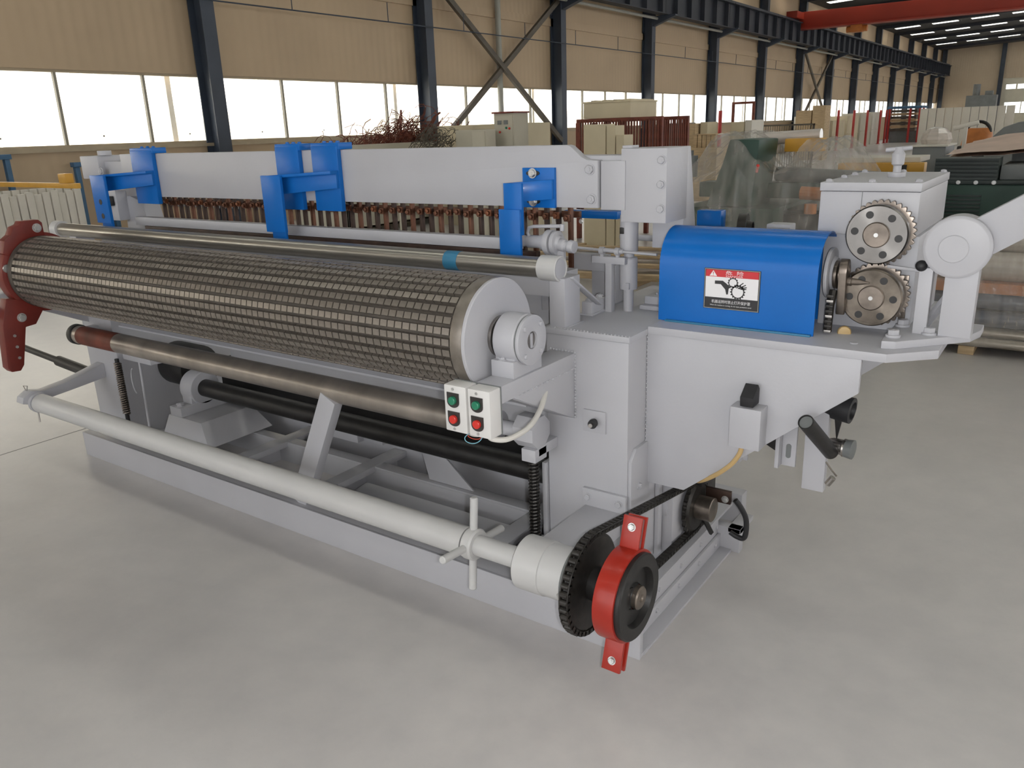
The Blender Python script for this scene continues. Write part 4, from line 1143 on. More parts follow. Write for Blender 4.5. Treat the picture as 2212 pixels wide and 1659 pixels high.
rs = P('drive_sprocket', toothed_x(RY, RZ, RR+0.008, 22, CX-0.006, CX+0.006).lathe((CX-0.014, RY, RZ), (1, 0, 0), [(0, 0.02), (0, RR-0.012), (0.008, RR-0.003), (0.020, RR-0.003), (0.028, RR-0.012), (0.028, 0.02)], 48, cap=False), 'chain', 0)
P('hub', MB().lathe((CX+0.0, RY, RZ), (1, 0, 0), [(0, 0.045), (0.07, 0.045), (0.072, 0.042)], 32), 'oilsteel', 0, rs)
P('rear_disc', MB().lathe((CX-0.045, RY+0.01, RZ), (1, 0, 0), [(0, 0.085), (0.02, 0.085)], 40), 'black', 0.001, rs)
P('clutch_arm', MB().bar((CX+0.03, RY, RZ-0.03), (CX+0.05, RY+0.05, 0.14), 0.01, 0.016), 'black', 0.001, rs)
P('clutch_block', MB().box(CX-0.02, CX+0.03, RY-0.01, RY+0.10, RZ+0.085, RZ+0.19), 'black', 0.004, rs)
P('dark_bracket', MB().box(-0.06, 0.035, 0.655, 0.67, 0.270, 0.320), 'copperdark', 0.002, rs)
bolt(rs, (0.015, 0.655, 0.288), (0, -1, 0), 0.010, 'bolt')
P('rubber_hose', MB().tube(crv([(0.045, 0.68, 0.282), (0.065, 0.69, 0.25), (0.082, 0.70, 0.205), (0.084, 0.70, 0.15), (0.075, 0.70, 0.125), (0.05, 0.70, 0.126), (0.025, 0.70, 0.137)]), 0.010, 10), 'rubber', 0)
P('motor_bracket', MB().box(-0.14, -0.10, 0.45, 0.75, 0.13, 0.40), 'paint', 0.003)
P('motor_block', MB().box(-0.18, -0.075, 0.66, 0.80, 0.14, 0.42), 'black', 0.01)
# chain path: outer tangents between the two sprockets in the YZ plane
D = Vector((RY-FY, RZ-FZ))
L = D.length
base = math.atan2(D.y, D.x)
beta = math.acos((RF-RR)/L)
path = []
def cpt(cy, cz, r, a): return Vector((cy+r*math.cos(a), cz+r*math.sin(a)))
aT, aB = base+beta, base-beta
path.append(cpt(RY, RZ, RR, aT))
N = 90
seg = [('l', cpt(RY, RZ, RR, aT), cpt(FY, FZ, RF, aT)), ('a', FY, FZ, RF, aT, aB+2*math.pi), ('l', cpt(FY, FZ, RF, aB), cpt(RY, RZ, RR, aB)), ('a', RY, RZ, RR, aB, aT)]
def seglen(s): return (s[2]-s[1]).length if s[0] == 'l' else abs(s[5]-s[4])*s[3]
tot = sum(seglen(s) for s in seg)
pitch = 0.0235
nl = int(tot/pitch)
def at_len(t):
    for s in seg:
        q = seglen(s)
        if t <= q:
            if s[0] == 'l':
                return s[1].lerp(s[2], t/q)
            return cpt(s[1], s[2], s[3], s[4]+(s[5]-s[4])*t/q)
        t -= q
    return at_len(0)
def mk_link():
    # roller across the chain plus two side plates along +X of the link
    mb = MB().cyl((-0.0105, 0, 0), (0.0105, 0, 0), 0.0095, 12)
    for sx in (-1, 1):
        mb.box(sx*0.0125-0.002, sx*0.0125+0.002, -0.008, pitch-0.002, -0.0072, 0.0072)
    mb.cyl((-0.0165, 0, 0), (0.0165, 0, 0), 0.0035, 8)
    return mb.mesh('chain_link', 0)
ch = P('roller_chain', MB().cyl((CX-0.016, FY+RF*math.cos(aT), FZ+RF*math.sin(aT)), (CX+0.016, FY+RF*math.cos(aT), FZ+RF*math.sin(aT)), 0.004, 8), 'chain', 0, label='oily roller chain between the two sprockets')
for i in range(nl):
    a = at_len(tot*i/nl)
    b = at_len((tot*(i+1)/nl) % tot)
    d = (b-a).normalized()
    yv = Vector((0, d.x, d.y))
    xv = Vector((1, 0, 0))
    q = Matrix((xv, yv, xv.cross(yv))).transposed().to_quaternion()
    stamp('chain_link', 'chain_link', mk_link, 'chain', ch, (CX, a.x, a.y), quat=q)
# brake drum and red band with ears, tipped back a little
def brk(name, mb, m, bev, par=None, lab=None):
    R = Matrix.Rotation(-0.30, 3, 'X')
    c = Vector((0, AY, AZ))
    mb.v = [c + R @ (v-c) for v in mb.v]
    return P(name, mb, m, bev, par, lab)
bd = brk('brake_disc', MB().lathe((0.0, AY, AZ), (1, 0, 0), [(0, 0.04), (0.0, 0.118), (0.062, 0.126), (0.074, 0.126), (0.078, 0.122), (0.078, 0.088), (0.060, 0.082), (0.060, 0.040), (0.068, 0.036)], 64, cap=False), 'black', 0, None, 'black brake disc on the end of the front tube')
brk('shaft_end', MB().lathe((0.03, AY, AZ), (1, 0, 0), [(0, 0.034), (0.050, 0.034), (0.054, 0.030), (0.054, 0.012), (0.050, 0.008)], 32), 'oilsteel', 0, bd)
brk('disc_web', MB().box(0.056, 0.066, AY-0.085, AY+0.0, AZ-0.03, AZ+0.03), 'black', 0.003, bd)
rbnd = brk('brake_band', MB().pipe((0.0, AY, AZ), (0.062, AY, AZ), 0.134, 0.120, 72), 'red', 0.001, None, 'red brake band with bolted ears')
for s in (1, -1):
    for y in (-0.020, 0.010):
        brk('band_ear', MB().box(0.003, 0.060, AY+y, AY+y+0.010, AZ+s*0.125, AZ+s*0.222), 'red', 0.001, rbnd)
    R = Matrix.Rotation(-0.30, 3, 'X')
    c = Vector((0, AY, AZ))
    bolt(rbnd, c + R @ Vector((0.032, -0.020, s*0.192)), R @ Vector((0, -1, 0)), 0.009, 'bolt')
brk('ear_packing', MB().box(0.008, 0.054, AY-0.010, AY+0.010, AZ+0.13, AZ+0.215), 'greybg', 0, rbnd)
brk('band_anchor', MB().box(0.02, 0.045, AY+0.11, AY+0.20, AZ-0.035, AZ-0.015), 'red', 0.002, rbnd)
bolt(rbnd, (0.03, 0.005, 0.32), (1, 0.5, 0), 0.012, 'bolt')

ORD = ['first', 'second', 'third', 'fourth', 'fifth', 'sixth', 'seventh', 'eighth', 'ninth', 'tenth', 'eleventh', 'twelfth', 'thirteenth', 'fourteenth', 'fifteenth']

# ================================================================== BACKGROUND THINGS
# ---- boards leaning by the long wall, yellow rail, blue trestles
def mk_board():
    return MB().box(-0.03, 0.03, -0.048, 0.048, 0, 0.97).mesh('pale_board', 0.004)
for i in range(15):
    y = 2.55 + 0.108*i
    b = stamp('pale_board', 'pale_board', mk_board, 'paleslab', None, (-10.85+0.012*(i % 3), y, 0), scale=(1, 1, 1+0.02*((i*7) % 3)))
    tag(b, '%s pale upright board from the right in the front row by the wall' % ORD[14-i], 'board', 'upright boards in the front row by the wall')
for i in range(14):
    y = 2.60 + 0.118*i
    b = stamp('pale_board', 'pale_board', mk_board, 'paleslab', None, (-11.25, y, 0), scale=(1, 1, 1.06))
    tag(b, '%s pale upright board from the right in the rear row by the wall' % ORD[13-i], 'board', 'upright boards in the rear row by the wall')
yr = thing('yellow_barrier', (-9.8, 3.05, 0), 'low yellow barrier rail in front of the pale boards', 'barrier')
part('rail', MB().box(-11.9, -8.78, 3.02, 3.08, 1.11, 1.17), 'yellow', yr, 0.006)
for x in (-11.85, -11.55):
    part('post', MB().box(x-0.03, x+0.03, 3.02, 3.08, 0, 1.11), 'yellow', yr, 0.004)
part('post_cap', MB().box(-9.12, -8.95, 3.0, 3.1, 1.17, 1.28), 'yellow', yr, 0.01)
def trestle(y0, y1, zt, lab, n):
    t = thing('blue_trestle', (-12.0, (y0+y1)/2, 0), lab, 'trestle')
    for i in range(n):
        y = y0+(y1-y0)*i/(n-1)
        part('leg', MB().box(-12.08, -12.0, y-0.035, y+0.035, 0, zt-0.07), 'steelblue', t, 0.004)
    part('top_bar', MB().box(-12.1, -11.98, y0-0.06, y1+0.06, zt-0.07, zt), 'steelblue', t, 0.004)
    return t
trestle(3.05, 3.75, 1.50, 'taller faded blue trestle with three legs against the wall under the leftmost windows', 3)
trestle(4.75, 5.25, 1.34, 'shorter faded blue trestle against the wall nearest the machine beam', 2)

# ---- scrap wire in a rusty bin
bn = thing('scrap_bin', (-9.5, 9.2, 0), 'pale open bin of scrap standing behind the welding beam', 'bin')
part('shell', MB().box(-10.1, -10.06, 7.4, 11.0, 0.1, 1.45).box(-8.94, -8.9, 7.4, 11.0, 0.1, 1.45).box(-10.1, -8.9, 7.4, 7.44, 0.1, 1.45).box(-10.1, -8.9, 10.96, 11.0, 0.1, 1.45).box(-10.1, -8.9, 7.4, 11.0, 0.1, 0.14), 'creamgrey', bn, 0.004)
for (x, y) in ((-10.05, 7.45), (-8.95, 7.45), (-10.05, 10.95), (-8.95, 10.95)):
    part('foot', MB().box(x-0.04, x+0.04, y-0.04, y+0.04, 0, 0.1), 'creamgrey', bn)
rnd = random.Random(3)
mb = MB()
for i in range(900):
    cy = rnd.triangular(7.5, 11.0, 9.8)
    hgt = 1.46 + 0.42*max(0, 1-abs(cy-9.75)/0.95)
    c = Vector((rnd.uniform(-10.0, -9.0), cy, rnd.uniform(1.35, hgt)))
    d = Vector((rnd.uniform(-1, 1), rnd.uniform(-1, 1), rnd.uniform(-0.35, 0.45))).normalized()
    u = d.orthogonal().normalized()
    R = rnd.uniform(0.06, 0.28)
    a0 = rnd.uniform(0, 6)
    sp_ = rnd.uniform(1, 3)
    pts = []
    for k in range(6):
        a = a0 + sp_*k/5
        q = c + d*R*(math.cos(a)-math.cos(a0)) + u*R*(math.sin(a)-math.sin(a0))
        q.x = min(max(q.x, -10.04), -8.96); q.y = min(max(q.y, 7.46), 10.94); q.z = max(q.z, 1.2)
        pts.append(q)
    mb.tube(pts, rnd.uniform(0.004, 0.008), 4)
for (y, z, dy) in ((9.45, 1.55, 0.05), (10.15, 1.6, 0.45)):
    mb.tube([(-9.5, y, z), (-9.5, y+dy*0.6, z+0.28), (-9.5, y+dy, z+0.46 if dy < 0.1 else z+0.36)], 0.02, 6)
solo('scrap_wire', mb, 'rust', 'tangle of rusty scrap wire and bars heaped in the bin behind the beam', 'scrap', kind='stuff')
mb = MB()
for i in range(80):
    c = Vector((rnd.uniform(-7.85, -7.35), rnd.uniform(7.85, 8.45), rnd.uniform(1.335, 1.62)))
    R = rnd.uniform(0.06, 0.16)
    d = Vector((rnd.uniform(-1, 1), rnd.uniform(-1, 1), rnd.uniform(-0.4, 0.6))).normalized()
    u = d.orthogonal().normalized()
    mb.tube([c + d*R*math.cos(a*0.7) + u*R*math.sin(a*0.7) for a in range(8)], 0.005, 4)
wtb = thing('wire_table', (-7.6, 8.15, 0), 'plain pale table under loose wire loops behind the beam', 'table')
part('top', MB().box(-8.05, -7.28, 7.65, 8.6, 1.17, 1.21), 'creamgrey', wtb, 0.004)
for (x, y) in ((-8.0, 7.7), (-7.33, 7.7), (-8.0, 8.55), (-7.33, 8.55)):
    part('leg', MB().box(x-0.03, x+0.03, y-0.03, y+0.03, 0, 1.17), 'creamgrey', wtb)
solo('wire_loops', mb, 'brace', 'loose springy wire loops right of the rusty heap', 'wire', kind='stuff')

# ---- cabinets behind the beam
def cabinet(name, x0, x1, y0, y1, z1, m, lab, door=True, z0=0.0, cat='cabinet'):
    c = thing(name, ((x0+x1)/2, (y0+y1)/2, z0), lab, cat)
    part('body', MB().box(x0, x1, y0+0.015, y1, z0, z1), m, c, 0.006)
    if door:
        part('door', MB().box(x0+0.02, x1-0.02, y0, y0+0.015, z0+0.08, z1-0.03), m, c, 0.003)
        part('handle', MB().box(x1-0.06, x1-0.045, y0-0.02, y0, (z0+z1)/2, (z0+z1)/2+0.14), 'greybg', c, 0.003)
    return c
ec = cabinet('control_cabinet', -6.70, -6.33, 8.5, 8.9, 1.84, 'creamgrey', 'tall pale control cabinet with green and red lamps and dark red top edge')
part('top_edge', MB().box(-6.72, -6.31, 8.48, 8.92, 1.84, 1.865), 'darkred', ec)
part('indicator_lamp', MB().sphere((-6.46, 8.49, 1.63), 0.018, 10, 6), 'green_btn', ec)
part('indicator_lamp', MB().sphere((-6.40, 8.49, 1.62), 0.018, 10, 6), 'red_btn', ec)
part('indicator_lamp', MB().sphere((-6.58, 8.49, 1.57), 0.018, 10, 6), 'red_btn', ec)
part('meter', MB().box(-6.62, -6.55, 8.485, 8.5, 1.68, 1.74).box(-6.50, -6.43, 8.485, 8.5, 1.68, 1.74), 'greybg', ec, 0.003)
cabinet('small_cabinet', -7.23, -6.88, 8.2, 8.5, 1.62, 'creamgrey', 'squat pale cabinet left of the blue strip behind the beam')
cabinet('small_cabinet', -6.72, -6.45, 7.95, 8.2, 1.62, 'creamgrey', 'squat pale cabinet directly in front of the control cabinet')
solo('blue_strip', MB().box(-6.84, -6.78, 8.2, 8.4, 0, 1.6), 'steelblue', 'narrow blue strip standing between the two squat cabinets', 'post', 0.004)
cabinet('long_chest', -8.6, -6.75, 9.4, 10.2, 1.70, 'cream', 'long cream chest behind the squat cabinets under the windows', False, cat='chest')

# ---- cream boxes, rusty racks
rk = thing('rebar_rack', (-3.9, 9.0, 0), 'long rusty rack of upright rods behind the end box of the beam', 'rack')
for z in (0.4, 1.66):
    part('rail', MB().box(-5.3, -3.95, 8.62, 8.68, z, z+0.05), 'rust', rk, 0.003)
    part('rail', MB().box(-5.3, -3.95, 9.5, 9.56, z, z+0.05), 'rust', rk, 0.003)
for x in (-5.28, -4.6, -3.98):
    part('post', MB().box(x-0.03, x+0.03, 8.62, 8.68, 0, 1.66), 'rust', rk)
    part('post', MB().box(x-0.03, x+0.03, 9.5, 9.56, 0, 1.66), 'rust', rk)
def mk_rod():
    return MB().cyl((0, 0, 0), (0, 0, 1.3), 0.012, 6).mesh('rod')
for i in range(56):
    x = -5.25 + 0.0228*i
    stamp('rod', 'rod', mk_rod, 'rust', rk, (x, 8.60 if i % 2 else 9.48, 0.36 + 0.01*(i % 3)))
for i in range(12):
    y = 8.68 + 0.07*i
    stamp('rod', 'rod', mk_rod, 'rust', rk, (-5.26, y, 0.36))
    stamp('rod', 'rod', mk_rod, 'rust', rk, (-3.97, y, 0.36))
cbx = thing('cream_box', (-4.9, 9.0, 1.712), 'cream lidded box lying on top of the rusty rack', 'box')
part('body', MB().box(-5.20, -4.45, 8.66, 9.5, 1.712, 1.92), 'cream', cbx, 0.004)
part('lid', MB().box(-5.21, -4.44, 8.65, 9.51, 1.92, 1.945), 'cream', cbx, 0.003)
for i in range(4):
    part('lid_batten', MB().box(-5.1+0.18*i, -5.02+0.18*i, 8.7, 9.45, 1.945, 1.96), 'cream', cbx)
for (x0, x1, zt, lab) in ((-4.66, -4.33, 1.63, 'tall cream slab in front of the rusty rack, widest of three'), (-4.315, -4.19, 1.61, 'narrow cream slab beside the widest slab before the rusty rack'), (-4.175, -4.06, 1.49, 'shortest cream slab standing before the rusty rack')):
    solo('cream_slab', MB().box(x0, x1, 7.72, 7.98, 0, zt), 'cream', lab, 'slab', 0.004)

# ---- boxes further back along the wall
solo('grey_locker', MB().box(-6.98, -6.62, 15.5, 16.2, 0, 1.62).box(-6.97, -6.63, 15.48, 15.5, 0.1, 1.58), 'greybg', 'plain grey locker right of the rusty rods', 'locker', 0.006)
solo('olive_locker', MB().box(-6.60, -6.30, 15.4, 16.2, 0, 1.60).box(-6.59, -6.31, 15.38, 15.4, 0.1, 1.55), 'wood', 'tan locker next to the grey locker', 'locker', 0.006)
solo('cream_carton', MB().box(-6.26, -6.10, 15.6, 16.2, 0, 1.62), 'cream', 'narrow cream carton right of the tan locker', 'carton', 0.005)
cg = thing('wooden_crate', (-5.93, 15.2, 0), 'pale wooden crate with upright slats before a red post', 'crate')
part('base', MB().box(-6.25, -5.55, 14.8, 15.5, 0, 1.10), 'wood', cg, 0.006)
for i in range(5):
    part('slat', MB().box(-6.14+0.1*i, -6.06+0.1*i, 14.95, 15.0, 1.10, 1.36), 'wood', cg, 0.004)
part('lid', MB().box(-6.16, -5.64, 14.93, 15.4, 1.36, 1.38), 'wood', cg, 0.003)
solo('cream_stack', MB().box(-5.72, -5.42, 16.0, 16.8, 0, 1.60), 'cream', 'large cream block standing right of the wooden crate', 'block', 0.006)
solo('cream_stack', MB().box(-5.40, -5.25, 16.0, 16.8, 0, 1.63), 'paleslab', 'slim pale block touching the large cream block', 'block', 0.006)
fn = thing('mesh_fence', (-6.2, 20, 0), 'low wire mesh fence panel behind the film wrapped machine', 'fence')
part('frame', MB().box(-7.2, -5.0, 20.0, 20.03, 1.46, 1.5).box(-7.2, -5.0, 20.0, 20.03, 0, 0.04).box(-7.2, -7.16, 20, 20.03, 0, 1.5).box(-5.04, -5.0, 20, 20.03, 0, 1.5), 'brace', fn)
for i in range(36):
    stamp('bar', 'rodb', lambda: MB().cyl((0,0,0),(0,0,1.46),0.008,5).mesh('bar'), 'brace', fn, (-7.15+0.06*i, 20.015, 0.02))
gt = thing('rust_gate_frame', (-9.0, 25, 0), 'free standing thin rusty door frame near the windows', 'frame')
part('upright', MB().box(-9.05, -8.97, 25, 25.08, 0, 2.15), 'rust', gt, 0.004)
part('upright', MB().box(-8.37, -8.29, 25, 25.08, 0, 2.15), 'rust', gt, 0.004)
part('head', MB().box(-9.05, -8.29, 25, 25.08, 2.15, 2.22), 'rust', gt, 0.004)
def cartons(x, y, steps, lab):
    for j, (dx, w_, h_) in enumerate(steps):
        solo('carton_stack', MB().box(x+dx, x+dx+w_, y, y+0.8, 0, h_), 'wood', lab[j], 'carton', 0.01)
cartons(-9.3, 33.0, [(0, 0.62, 1.95), (0.66, 0.5, 2.12)], ['lower brown carton pile beside a red post near the windows', 'higher brown carton pile beside a red post near the windows'])

# red posts along the aisle
def mk_post():
    return MB().cyl((0,0,0),(0,0,2.0),0.065,12).cyl((0,0,0),(0,0,0.02),0.13,12).mesh('red_post')
for i, (x, y) in enumerate(((-10.2, 27.0), (-10.2, 36.4), (-10.2, 40.0), (-10.1, 43.1), (-10.2, 46.9), (-10.15, 49.9), (-10.25, 53.9), (-10.2, 55.4))):
    o = stamp('red_post', 'red_post', mk_post, 'postred', None, (x, y, 0))
    tag(o, '%s thin red steel post from the left in the far row along the aisle' % ORD[i], 'post', 'red posts along the aisle')
hs = [(1.75, 'creamgrey', 'pale tall board stack behind the first red posts'), (1.5, 'cream', 'low cream board stack between red posts'), (1.72, 'cream', 'cream board stack behind the middle red posts'), (1.85, 'creamgrey', 'tall greyish board stack before the rack of sheets'), (1.9, 'paleslab', 'palest board stack next to the rack of sheets')]
for i, (h_, m_, lab) in enumerate(hs):
    y = 40.6 + 3.1*i
    solo('board_stack', MB().box(-11.6, -10.5, y, y+2.6, 0, h_).box(-11.55, -10.45, y+0.1, y+2.5, h_*0.45, h_*0.47), m_, lab, 'boards', 0.02)
sr = thing('sheet_rack', (-9.3, 57, 0), 'rack of stacked brown sheets with red uprights at the far end', 'rack')
for i in range(7):
    part('sheet', MB().box(-10.1, -8.6, 56.2, 58, 0.7+0.19*i, 0.85+0.19*i), 'wood' if i % 2 else 'brace', sr, 0.01)
part('dark_base', MB().box(-10.1, -8.5, 56.3, 58, 0, 0.7), 'greybg', sr)
for x in (-10.15, -8.95, -8.4, -8.2):
    part('upright', MB().box(x-0.06, x+0.06, 56.0, 56.12, 0, 2.05), 'postred', sr)
part('roof_sheet', MB().box(-10.3, -8.3, 55.9, 58.1, 2.06, 2.2), 'steelblue', sr, 0.02)
for i in range(11):
    x = -6.9 + 0.40*i
    o = stamp('white_panel', 'white_panel', lambda: MB().box(-0.185, 0.185, 0, 0.12, 0, 1.95).mesh('white_panel', 0.01), 'paleslab', None, (x, 48.0, 0))
    tag(o, '%s pale upright panel from the left in the far row across the hall' % ORD[i], 'panel', 'pale panels in the far row')
solo('dark_machinery', MB().box(-7.6, -5.6, 70, 71, 0, 2.9).cyl((-7.0, 70.4, 2.9), (-7.0, 70.4, 3.7), 0.25, 12).box(-6.4, -5.9, 70.1, 70.8, 2.9, 3.2), 'greybg', 'dark machinery silhouette before the far end wall', 'machinery', 0.02)

# ---- film wrapped green machine
gm = thing('green_machine', (-1.2, 4.6, 0), 'dark green machine wrapped in clear film behind the blue guard', 'machine')
part('bed', MB().box(-1.70, -0.95, 4.1, 5.3, 0.0, 0.98), 'green', gm, 0.02)
part('side_bed', MB().box(-0.95, -0.30, 4.35, 5.3, 0.0, 0.95), 'darkgreen', gm, 0.01)
part('tower', MB().prism([(-1.50, 0.98), (-1.14, 0.98), (-1.10, 1.47), (-1.20, 1.475), (-1.33, 1.475), (-1.38, 1.30)], 'y', 4.15, 4.6), 'green', gm, 0.015)
part('crossbar', MB().box(-1.7, -0.3, 4.5, 4.7, 1.02, 1.14), 'green', gm, 0.01)
part('roller', MB().cyl((-1.1, 4.6, 1.20), (-0.3, 4.6, 1.16), 0.055, 16), 'greybg', gm)
part('yellow_band', MB().box(-1.10, -0.80, 4.75, 4.85, 1.36, 1.46), 'yellow', gm, 0.01)
part('motor', MB().cyl((-1.66, 4.2, 1.20), (-1.66, 4.2, 1.36), 0.06, 18).cyl((-1.66, 4.2, 1.36), (-1.66, 4.2, 1.40), 0.025, 12), 'greybg', gm)
part('orange_cap', MB().cyl((-0.74, 4.30, 0.93), (-0.74, 4.30, 1.0), 0.045, 16), 'orange', gm)
part('orange_roll', MB().cyl((-0.85, 4.42, 1.07), (-0.62, 4.42, 1.06), 0.05, 14), 'orange', gm)
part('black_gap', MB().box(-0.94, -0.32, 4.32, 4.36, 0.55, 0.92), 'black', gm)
part('hand_lever', MB().cyl((-1.10, 4.12, 1.24), (-1.09, 4.11, 1.28), 0.010, 8).sphere((-1.09, 4.11, 1.285), 0.014, 10, 6), 'red_btn', gm)
part('film_roll', MB().cyl((-1.36, 4.9, 1.46), (-0.86, 4.9, 1.48), 0.05, 18), 'filmroll', gm)
# film sheet: a draped grid over the machine
def drape(x0, x1, y0, y1, f, nx, ny, seed, amp):
    r_ = random.Random(seed)
    mb = MB()
    vs = []
    for j in range(ny+1):
        for i in range(nx+1):
            u, v = i/nx, j/ny
            x, y = x0+(x1-x0)*u, y0+(y1-y0)*v
            p = f(u, v)
            vs.append((x + r_.uniform(-amp, amp), y + r_.uniform(-amp, amp), p + r_.uniform(-amp, amp)))
    fs = [(j*(nx+1)+i, j*(nx+1)+i+1, (j+1)*(nx+1)+i+1, (j+1)*(nx+1)+i) for j in range(ny) for i in range(nx)]
    return mb.add(vs, fs)
def tent(u, v):
    u = (-1.80+1.52*u+2.35)/2.07
    # profile across: hangs at the front, tower peak, slopes off to the right
    ridge = 1.10 + 0.42*math.exp(-((u-0.48)/0.14)**2) + 0.36*math.exp(-((u-0.80)/0.10)**2)
    ridge = min(ridge, 1.53)
    if u < 0.2: ridge = 1.10 + 0.25*u
    front = min(1, v/0.07)
    back = min(1, (1-v)/0.15)
    return 0.72 + (ridge-0.72)*(front**0.6)*(back**0.5)
part('film_wrap', drape(-1.80, -0.28, 3.98, 5.4, tent, 30, 22, 5, 0.018), 'film', gm, 0, 'clear plastic film draped over it')

# yellow beam, table and olive cabinet behind
yb = thing('yellow_beam', (-0.87, 7.3, 0), 'yellow beam on pale trestle tops between the wrapped machine and gear box', 'beam')
part('beam', MB().box(-1.27, -0.44, 7.2, 7.36, 1.05, 1.15), 'yellow', yb, 0.01)
part('pale_top', MB().box(-1.3, -0.50, 7.3, 7.9, 1.15, 1.20), 'paleslab', yb, 0.006)
part('dark_clip', MB().box(-0.66, -0.60, 7.18, 7.2, 1.07, 1.13), 'black', yb)
for x in (-1.2, -0.55):
    part('leg', MB().box(x-0.05, x+0.05, 7.22, 7.34, 0, 1.05), 'yellow', yb, 0.005)
oc = thing('olive_cabinet', (-0.6, 8.8, 0), 'olive cabinet behind the gear box screw', 'cabinet')
part('body', MB().box(-0.78, -0.44, 8.5, 9.2, 0, 1.26), 'greybg', oc, 0.01)
part('top', MB().box(-0.80, -0.42, 8.48, 9.22, 1.26, 1.28), 'paleslab', oc, 0.004)
part('sloping_cover', MB().prism([(-0.43, 0.9), (-0.16, 1.22), (-0.20, 1.27), (-0.43, 1.10)], 'y', 8.6, 9.1), 'greybg', oc, 0.01)
solo('wrapped_bundle', MB().lathe((-0.60, 8.85, 1.28), (0, 0, 1), [(0, 0.15), (0.05, 0.17), (0.12, 0.15), (0.17, 0.10), (0.19, 0.03)], 9), 'filmroll', 'small film wrapped bundle on top of the olive cabinet', 'bundle')
solo('pale_tube', MB().cyl((-0.50, 9.4, 1.44), (-0.24, 9.4, 1.50), 0.028, 14).box(-0.39, -0.35, 9.38, 9.42, 0, 1.45), 'paleslab', 'pale tube on a stand behind the film wrapped bundle', 'tube')

# second green machine on the right
g2 = thing('green_press', (0.25, 6.2, 0), 'dark green machine with slatted top panel behind the grey wheel', 'machine')
part('body', MB().box(-0.14, 2.2, 5.6, 7.2, 0.0, 1.06), 'green', g2, 0.02)
part('top_rim', MB().box(-0.16, 2.22, 5.58, 7.22, 1.06, 1.09), 'darkgreen', g2, 0.005)
for i in range(6):
    part('slat', MB().box(-0.12, 0.33, 5.585, 5.6, 1.09+0.03*i, 1.112+0.03*i), 'darkgreen', g2, 0.002)
part('slat_back', MB().box(-0.12, 0.33, 5.60, 5.9, 1.09, 1.262), 'darkgreen', g2)
part('side_panel', MB().box(0.34, 0.9, 5.7, 6.4, 1.09, 1.2), 'greybg', g2, 0.01)
for i in range(4):
    bolt(g2, (-0.06+0.125*i, 5.58, 1.075), (0, -1, 0), 0.012, 'bolt')
for i in range(9):
    part('vent_louvre', MB().box(-0.02, 0.24, 5.588, 5.60, 0.72+0.03*i, 0.735+0.03*i), 'darkgreen', g2, 0.001)
mbp = drape(-0.10, 2.1, 5.95, 7.9, lambda u, v: (1.285 + 0.05*v + 0.06*math.sin(u*7)*v + 0.10*u) * 1.0, 16, 10, 9, 0.015)
n0 = len(mbp.v)
mbp.add([(v.x, v.y, v.z-0.03) for v in mbp.v[:n0]], [tuple(reversed(f)) for f in list(mbp.f)])
solo('dust_sheet', mbp, 'pinkcover', 'pinkish dust sheet lying over the right hand green machine', 'sheet')
part('rear_block', MB().box(0.35, 2.0, 6.5, 7.1, 1.09, 1.28), 'greybg', g2)

# orange machine and grey tarpaulin far down the hall
om = thing('orange_machine', (-1.93, 26.3, 0), 'rounded orange and black vehicle far down the aisle', 'vehicle')
part('body', MB().lathe((-1.93, 25.9, 0.35), (0, 0, 1), [(0, 0.40), (0.4, 0.42), (0.72, 0.36), (0.85, 0.28)], 20), 'orange', om)
part('roof_arch', MB().tube([(-1.93+0.31*math.cos(a), 25.8, 1.08+0.30*math.sin(a)) for a in [math.pi*i/12 for i in range(13)]], 0.045, 8), 'black', om)
part('chassis', MB().box(-2.4, -1.5, 25.5, 27.0, 0.18, 0.72), 'black', om, 0.06)
for (x, y) in ((-2.35, 25.8), (-1.5, 25.8), (-2.35, 26.7), (-1.5, 26.7)):
    part('wheel', MB().cyl((x-0.08, y, 0.26), (x+0.08, y, 0.26), 0.26, 18), 'rubber', om)
tq = MB()
pr = [(-1.36, 0.0), (-1.34, 0.75), (-1.20, 1.05), (-1.0, 1.26), (-0.7, 1.37), (-0.2, 1.42), (0.6, 1.40), (0.8, 1.1), (0.85, 0.0)]
solo('tarpaulin_cover', tq.prism(pr, 'y', 22.0, 25.0), 'greybg', 'large grey tarpaulin covered machine right of the orange vehicle', 'tarpaulin', 0.05)
solo('red_column', MB().box(-1.1, -0.75, 33, 33.3, 0, 2.6), 'postred', 'thick red post at the far right edge of the view', 'post', 0.01)

# ---- pipes and wrapped tubes stacked at the right
def mk_pipe():
    return MB().pipe((0, 0, 0), (3.4, 0, 0), 0.034, 0.029, 18).mesh('steel_pipe')
k = 0
for row, (n_, z) in enumerate(((9, 0.094), (8, 0.155))):
    for i in range(n_):
        y = 4.28 + 0.07*i + 0.035*row
        o = stamp('steel_pipe', 'steel_pipe', mk_pipe, 'pipe', None, (0.05 + 0.02*((i*5) % 4), y, z), quat=Quaternion())
        tag(o, 'long plain steel pipe in the low stack on the floor at right', 'pipe', 'steel pipes stacked on the floor at right')
for x in (0.4, 2.6):
    solo('timber_bearer', MB().box(x-0.05, x+0.05, 4.26, 4.96, 0, 0.06), 'wood', 'timber bearer under the %s end of the pipe stack' % ('near visible' if x < 1 else 'hidden right'), 'timber', 0.004)
def mk_btube():
    return MB().cyl((0, 0, 0), (3.3, 0, 0), 0.06, 22).mesh('wrapped_tube')
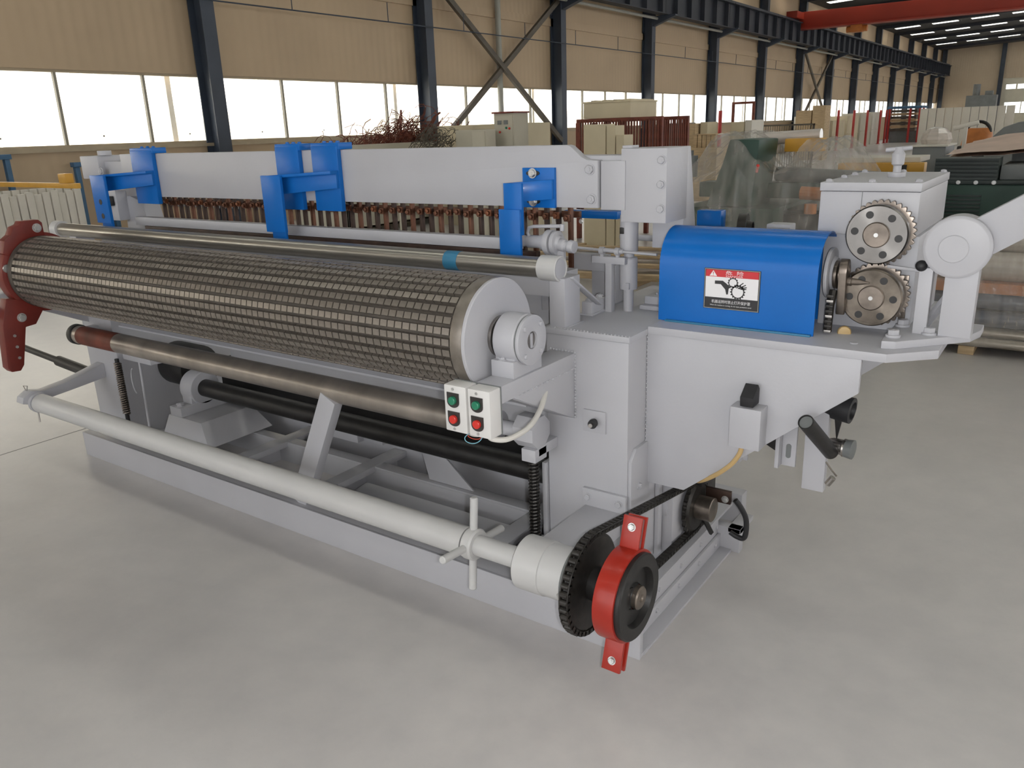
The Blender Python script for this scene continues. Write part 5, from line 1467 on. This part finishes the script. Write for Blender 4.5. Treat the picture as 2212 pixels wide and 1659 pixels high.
for row, (n_, z) in enumerate(((4, 0.249), (4, 0.368))):
    for i in range(n_):
        o = stamp('wrapped_tube', 'wrapped_tube', mk_btube, 'bluetube', None, (0.12, 4.34 + 0.122*i + 0.03*row, z), quat=Quaternion())
        tag(o, 'shiny blue grey film wrapped tube above the steel pipes', 'tube', 'film wrapped tubes at right')
solo('orange_board', MB().box(0.12, 3.4, 4.30, 4.95, 0.428, 0.50), 'orange', 'rusty orange board lying on the blue grey tubes', 'board', 0.006)
for i, (y, z, r) in enumerate(((4.42, 0.60, 0.10), (4.64, 0.60, 0.10), (4.86, 0.60, 0.10), (4.53, 0.775, 0.10), (4.75, 0.775, 0.10))):
    o = stamp('film_roll', 'film_roll_s', lambda: MB().cyl((0,0,0),(3.2,0,0),0.0995,28).mesh('film_roll'), 'filmroll', None, (0.15, y, z), quat=Quaternion())
    tag(o, 'long whitish film covered roll on the orange board', 'roll', 'whitish rolls on the orange board')
fw2 = MB()
nx, ny = 26, 12
rr = random.Random(11)
vs, fs = [], []
prof = [(4.20, 0.08), (4.19, 0.2), (4.20, 0.35), (4.22, 0.5), (4.26, 0.62), (4.34, 0.76), (4.46, 0.885), (4.6, 0.90), (4.8, 0.89), (4.95, 0.82), (5.02, 0.6), (5.05, 0.3), (5.06, 0.08)]
for j, (y, z) in enumerate(prof):
    for i in range(nx+1):
        vs.append((0.05+3.4*i/nx + rr.uniform(-.02, .02), y + rr.uniform(-.012, .012), z + rr.uniform(-.012, .012)))
for j in range(len(prof)-1):
    for i in range(nx):
        fs.append((j*(nx+1)+i, j*(nx+1)+i+1, (j+1)*(nx+1)+i+1, (j+1)*(nx+1)+i))
solo('stack_film', fw2.add(vs, fs), 'film', 'clear film wrapped round the stack of pipes and rolls at right', 'film')

# angle bars lying on the floor behind the machine, seen under the beam
for i in range(7):
    y = 5.4+0.32*i
    a_ = MB().hexa([(-5.2+0.05*i, y-0.5, 0.10), (-2.3, y, 0.10), (-2.3, y+0.10, 0.10), (-5.2+0.05*i, y-0.4, 0.10), (-5.2+0.05*i, y-0.5, 0.16), (-2.3, y, 0.16), (-2.3, y+0.10, 0.16), (-5.2+0.05*i, y-0.4, 0.16)])
    solo('steel_bar', a_, 'pipe' if i % 2 else 'wood', 'long flat bar lying on the floor, seen under the right end of the welding beam', 'bar', 0.004, 'flat bars on the floor behind the machine')
for x in (-4.6, -2.8):
    solo('bar_bearer', MB().box(x-0.05, x+0.05, 4.8, 7.6, 0, 0.10), 'wood', 'timber bearer under the %s end of the flat bars' % ('far left' if x < -4 else 'near right'), 'timber', 0.004)
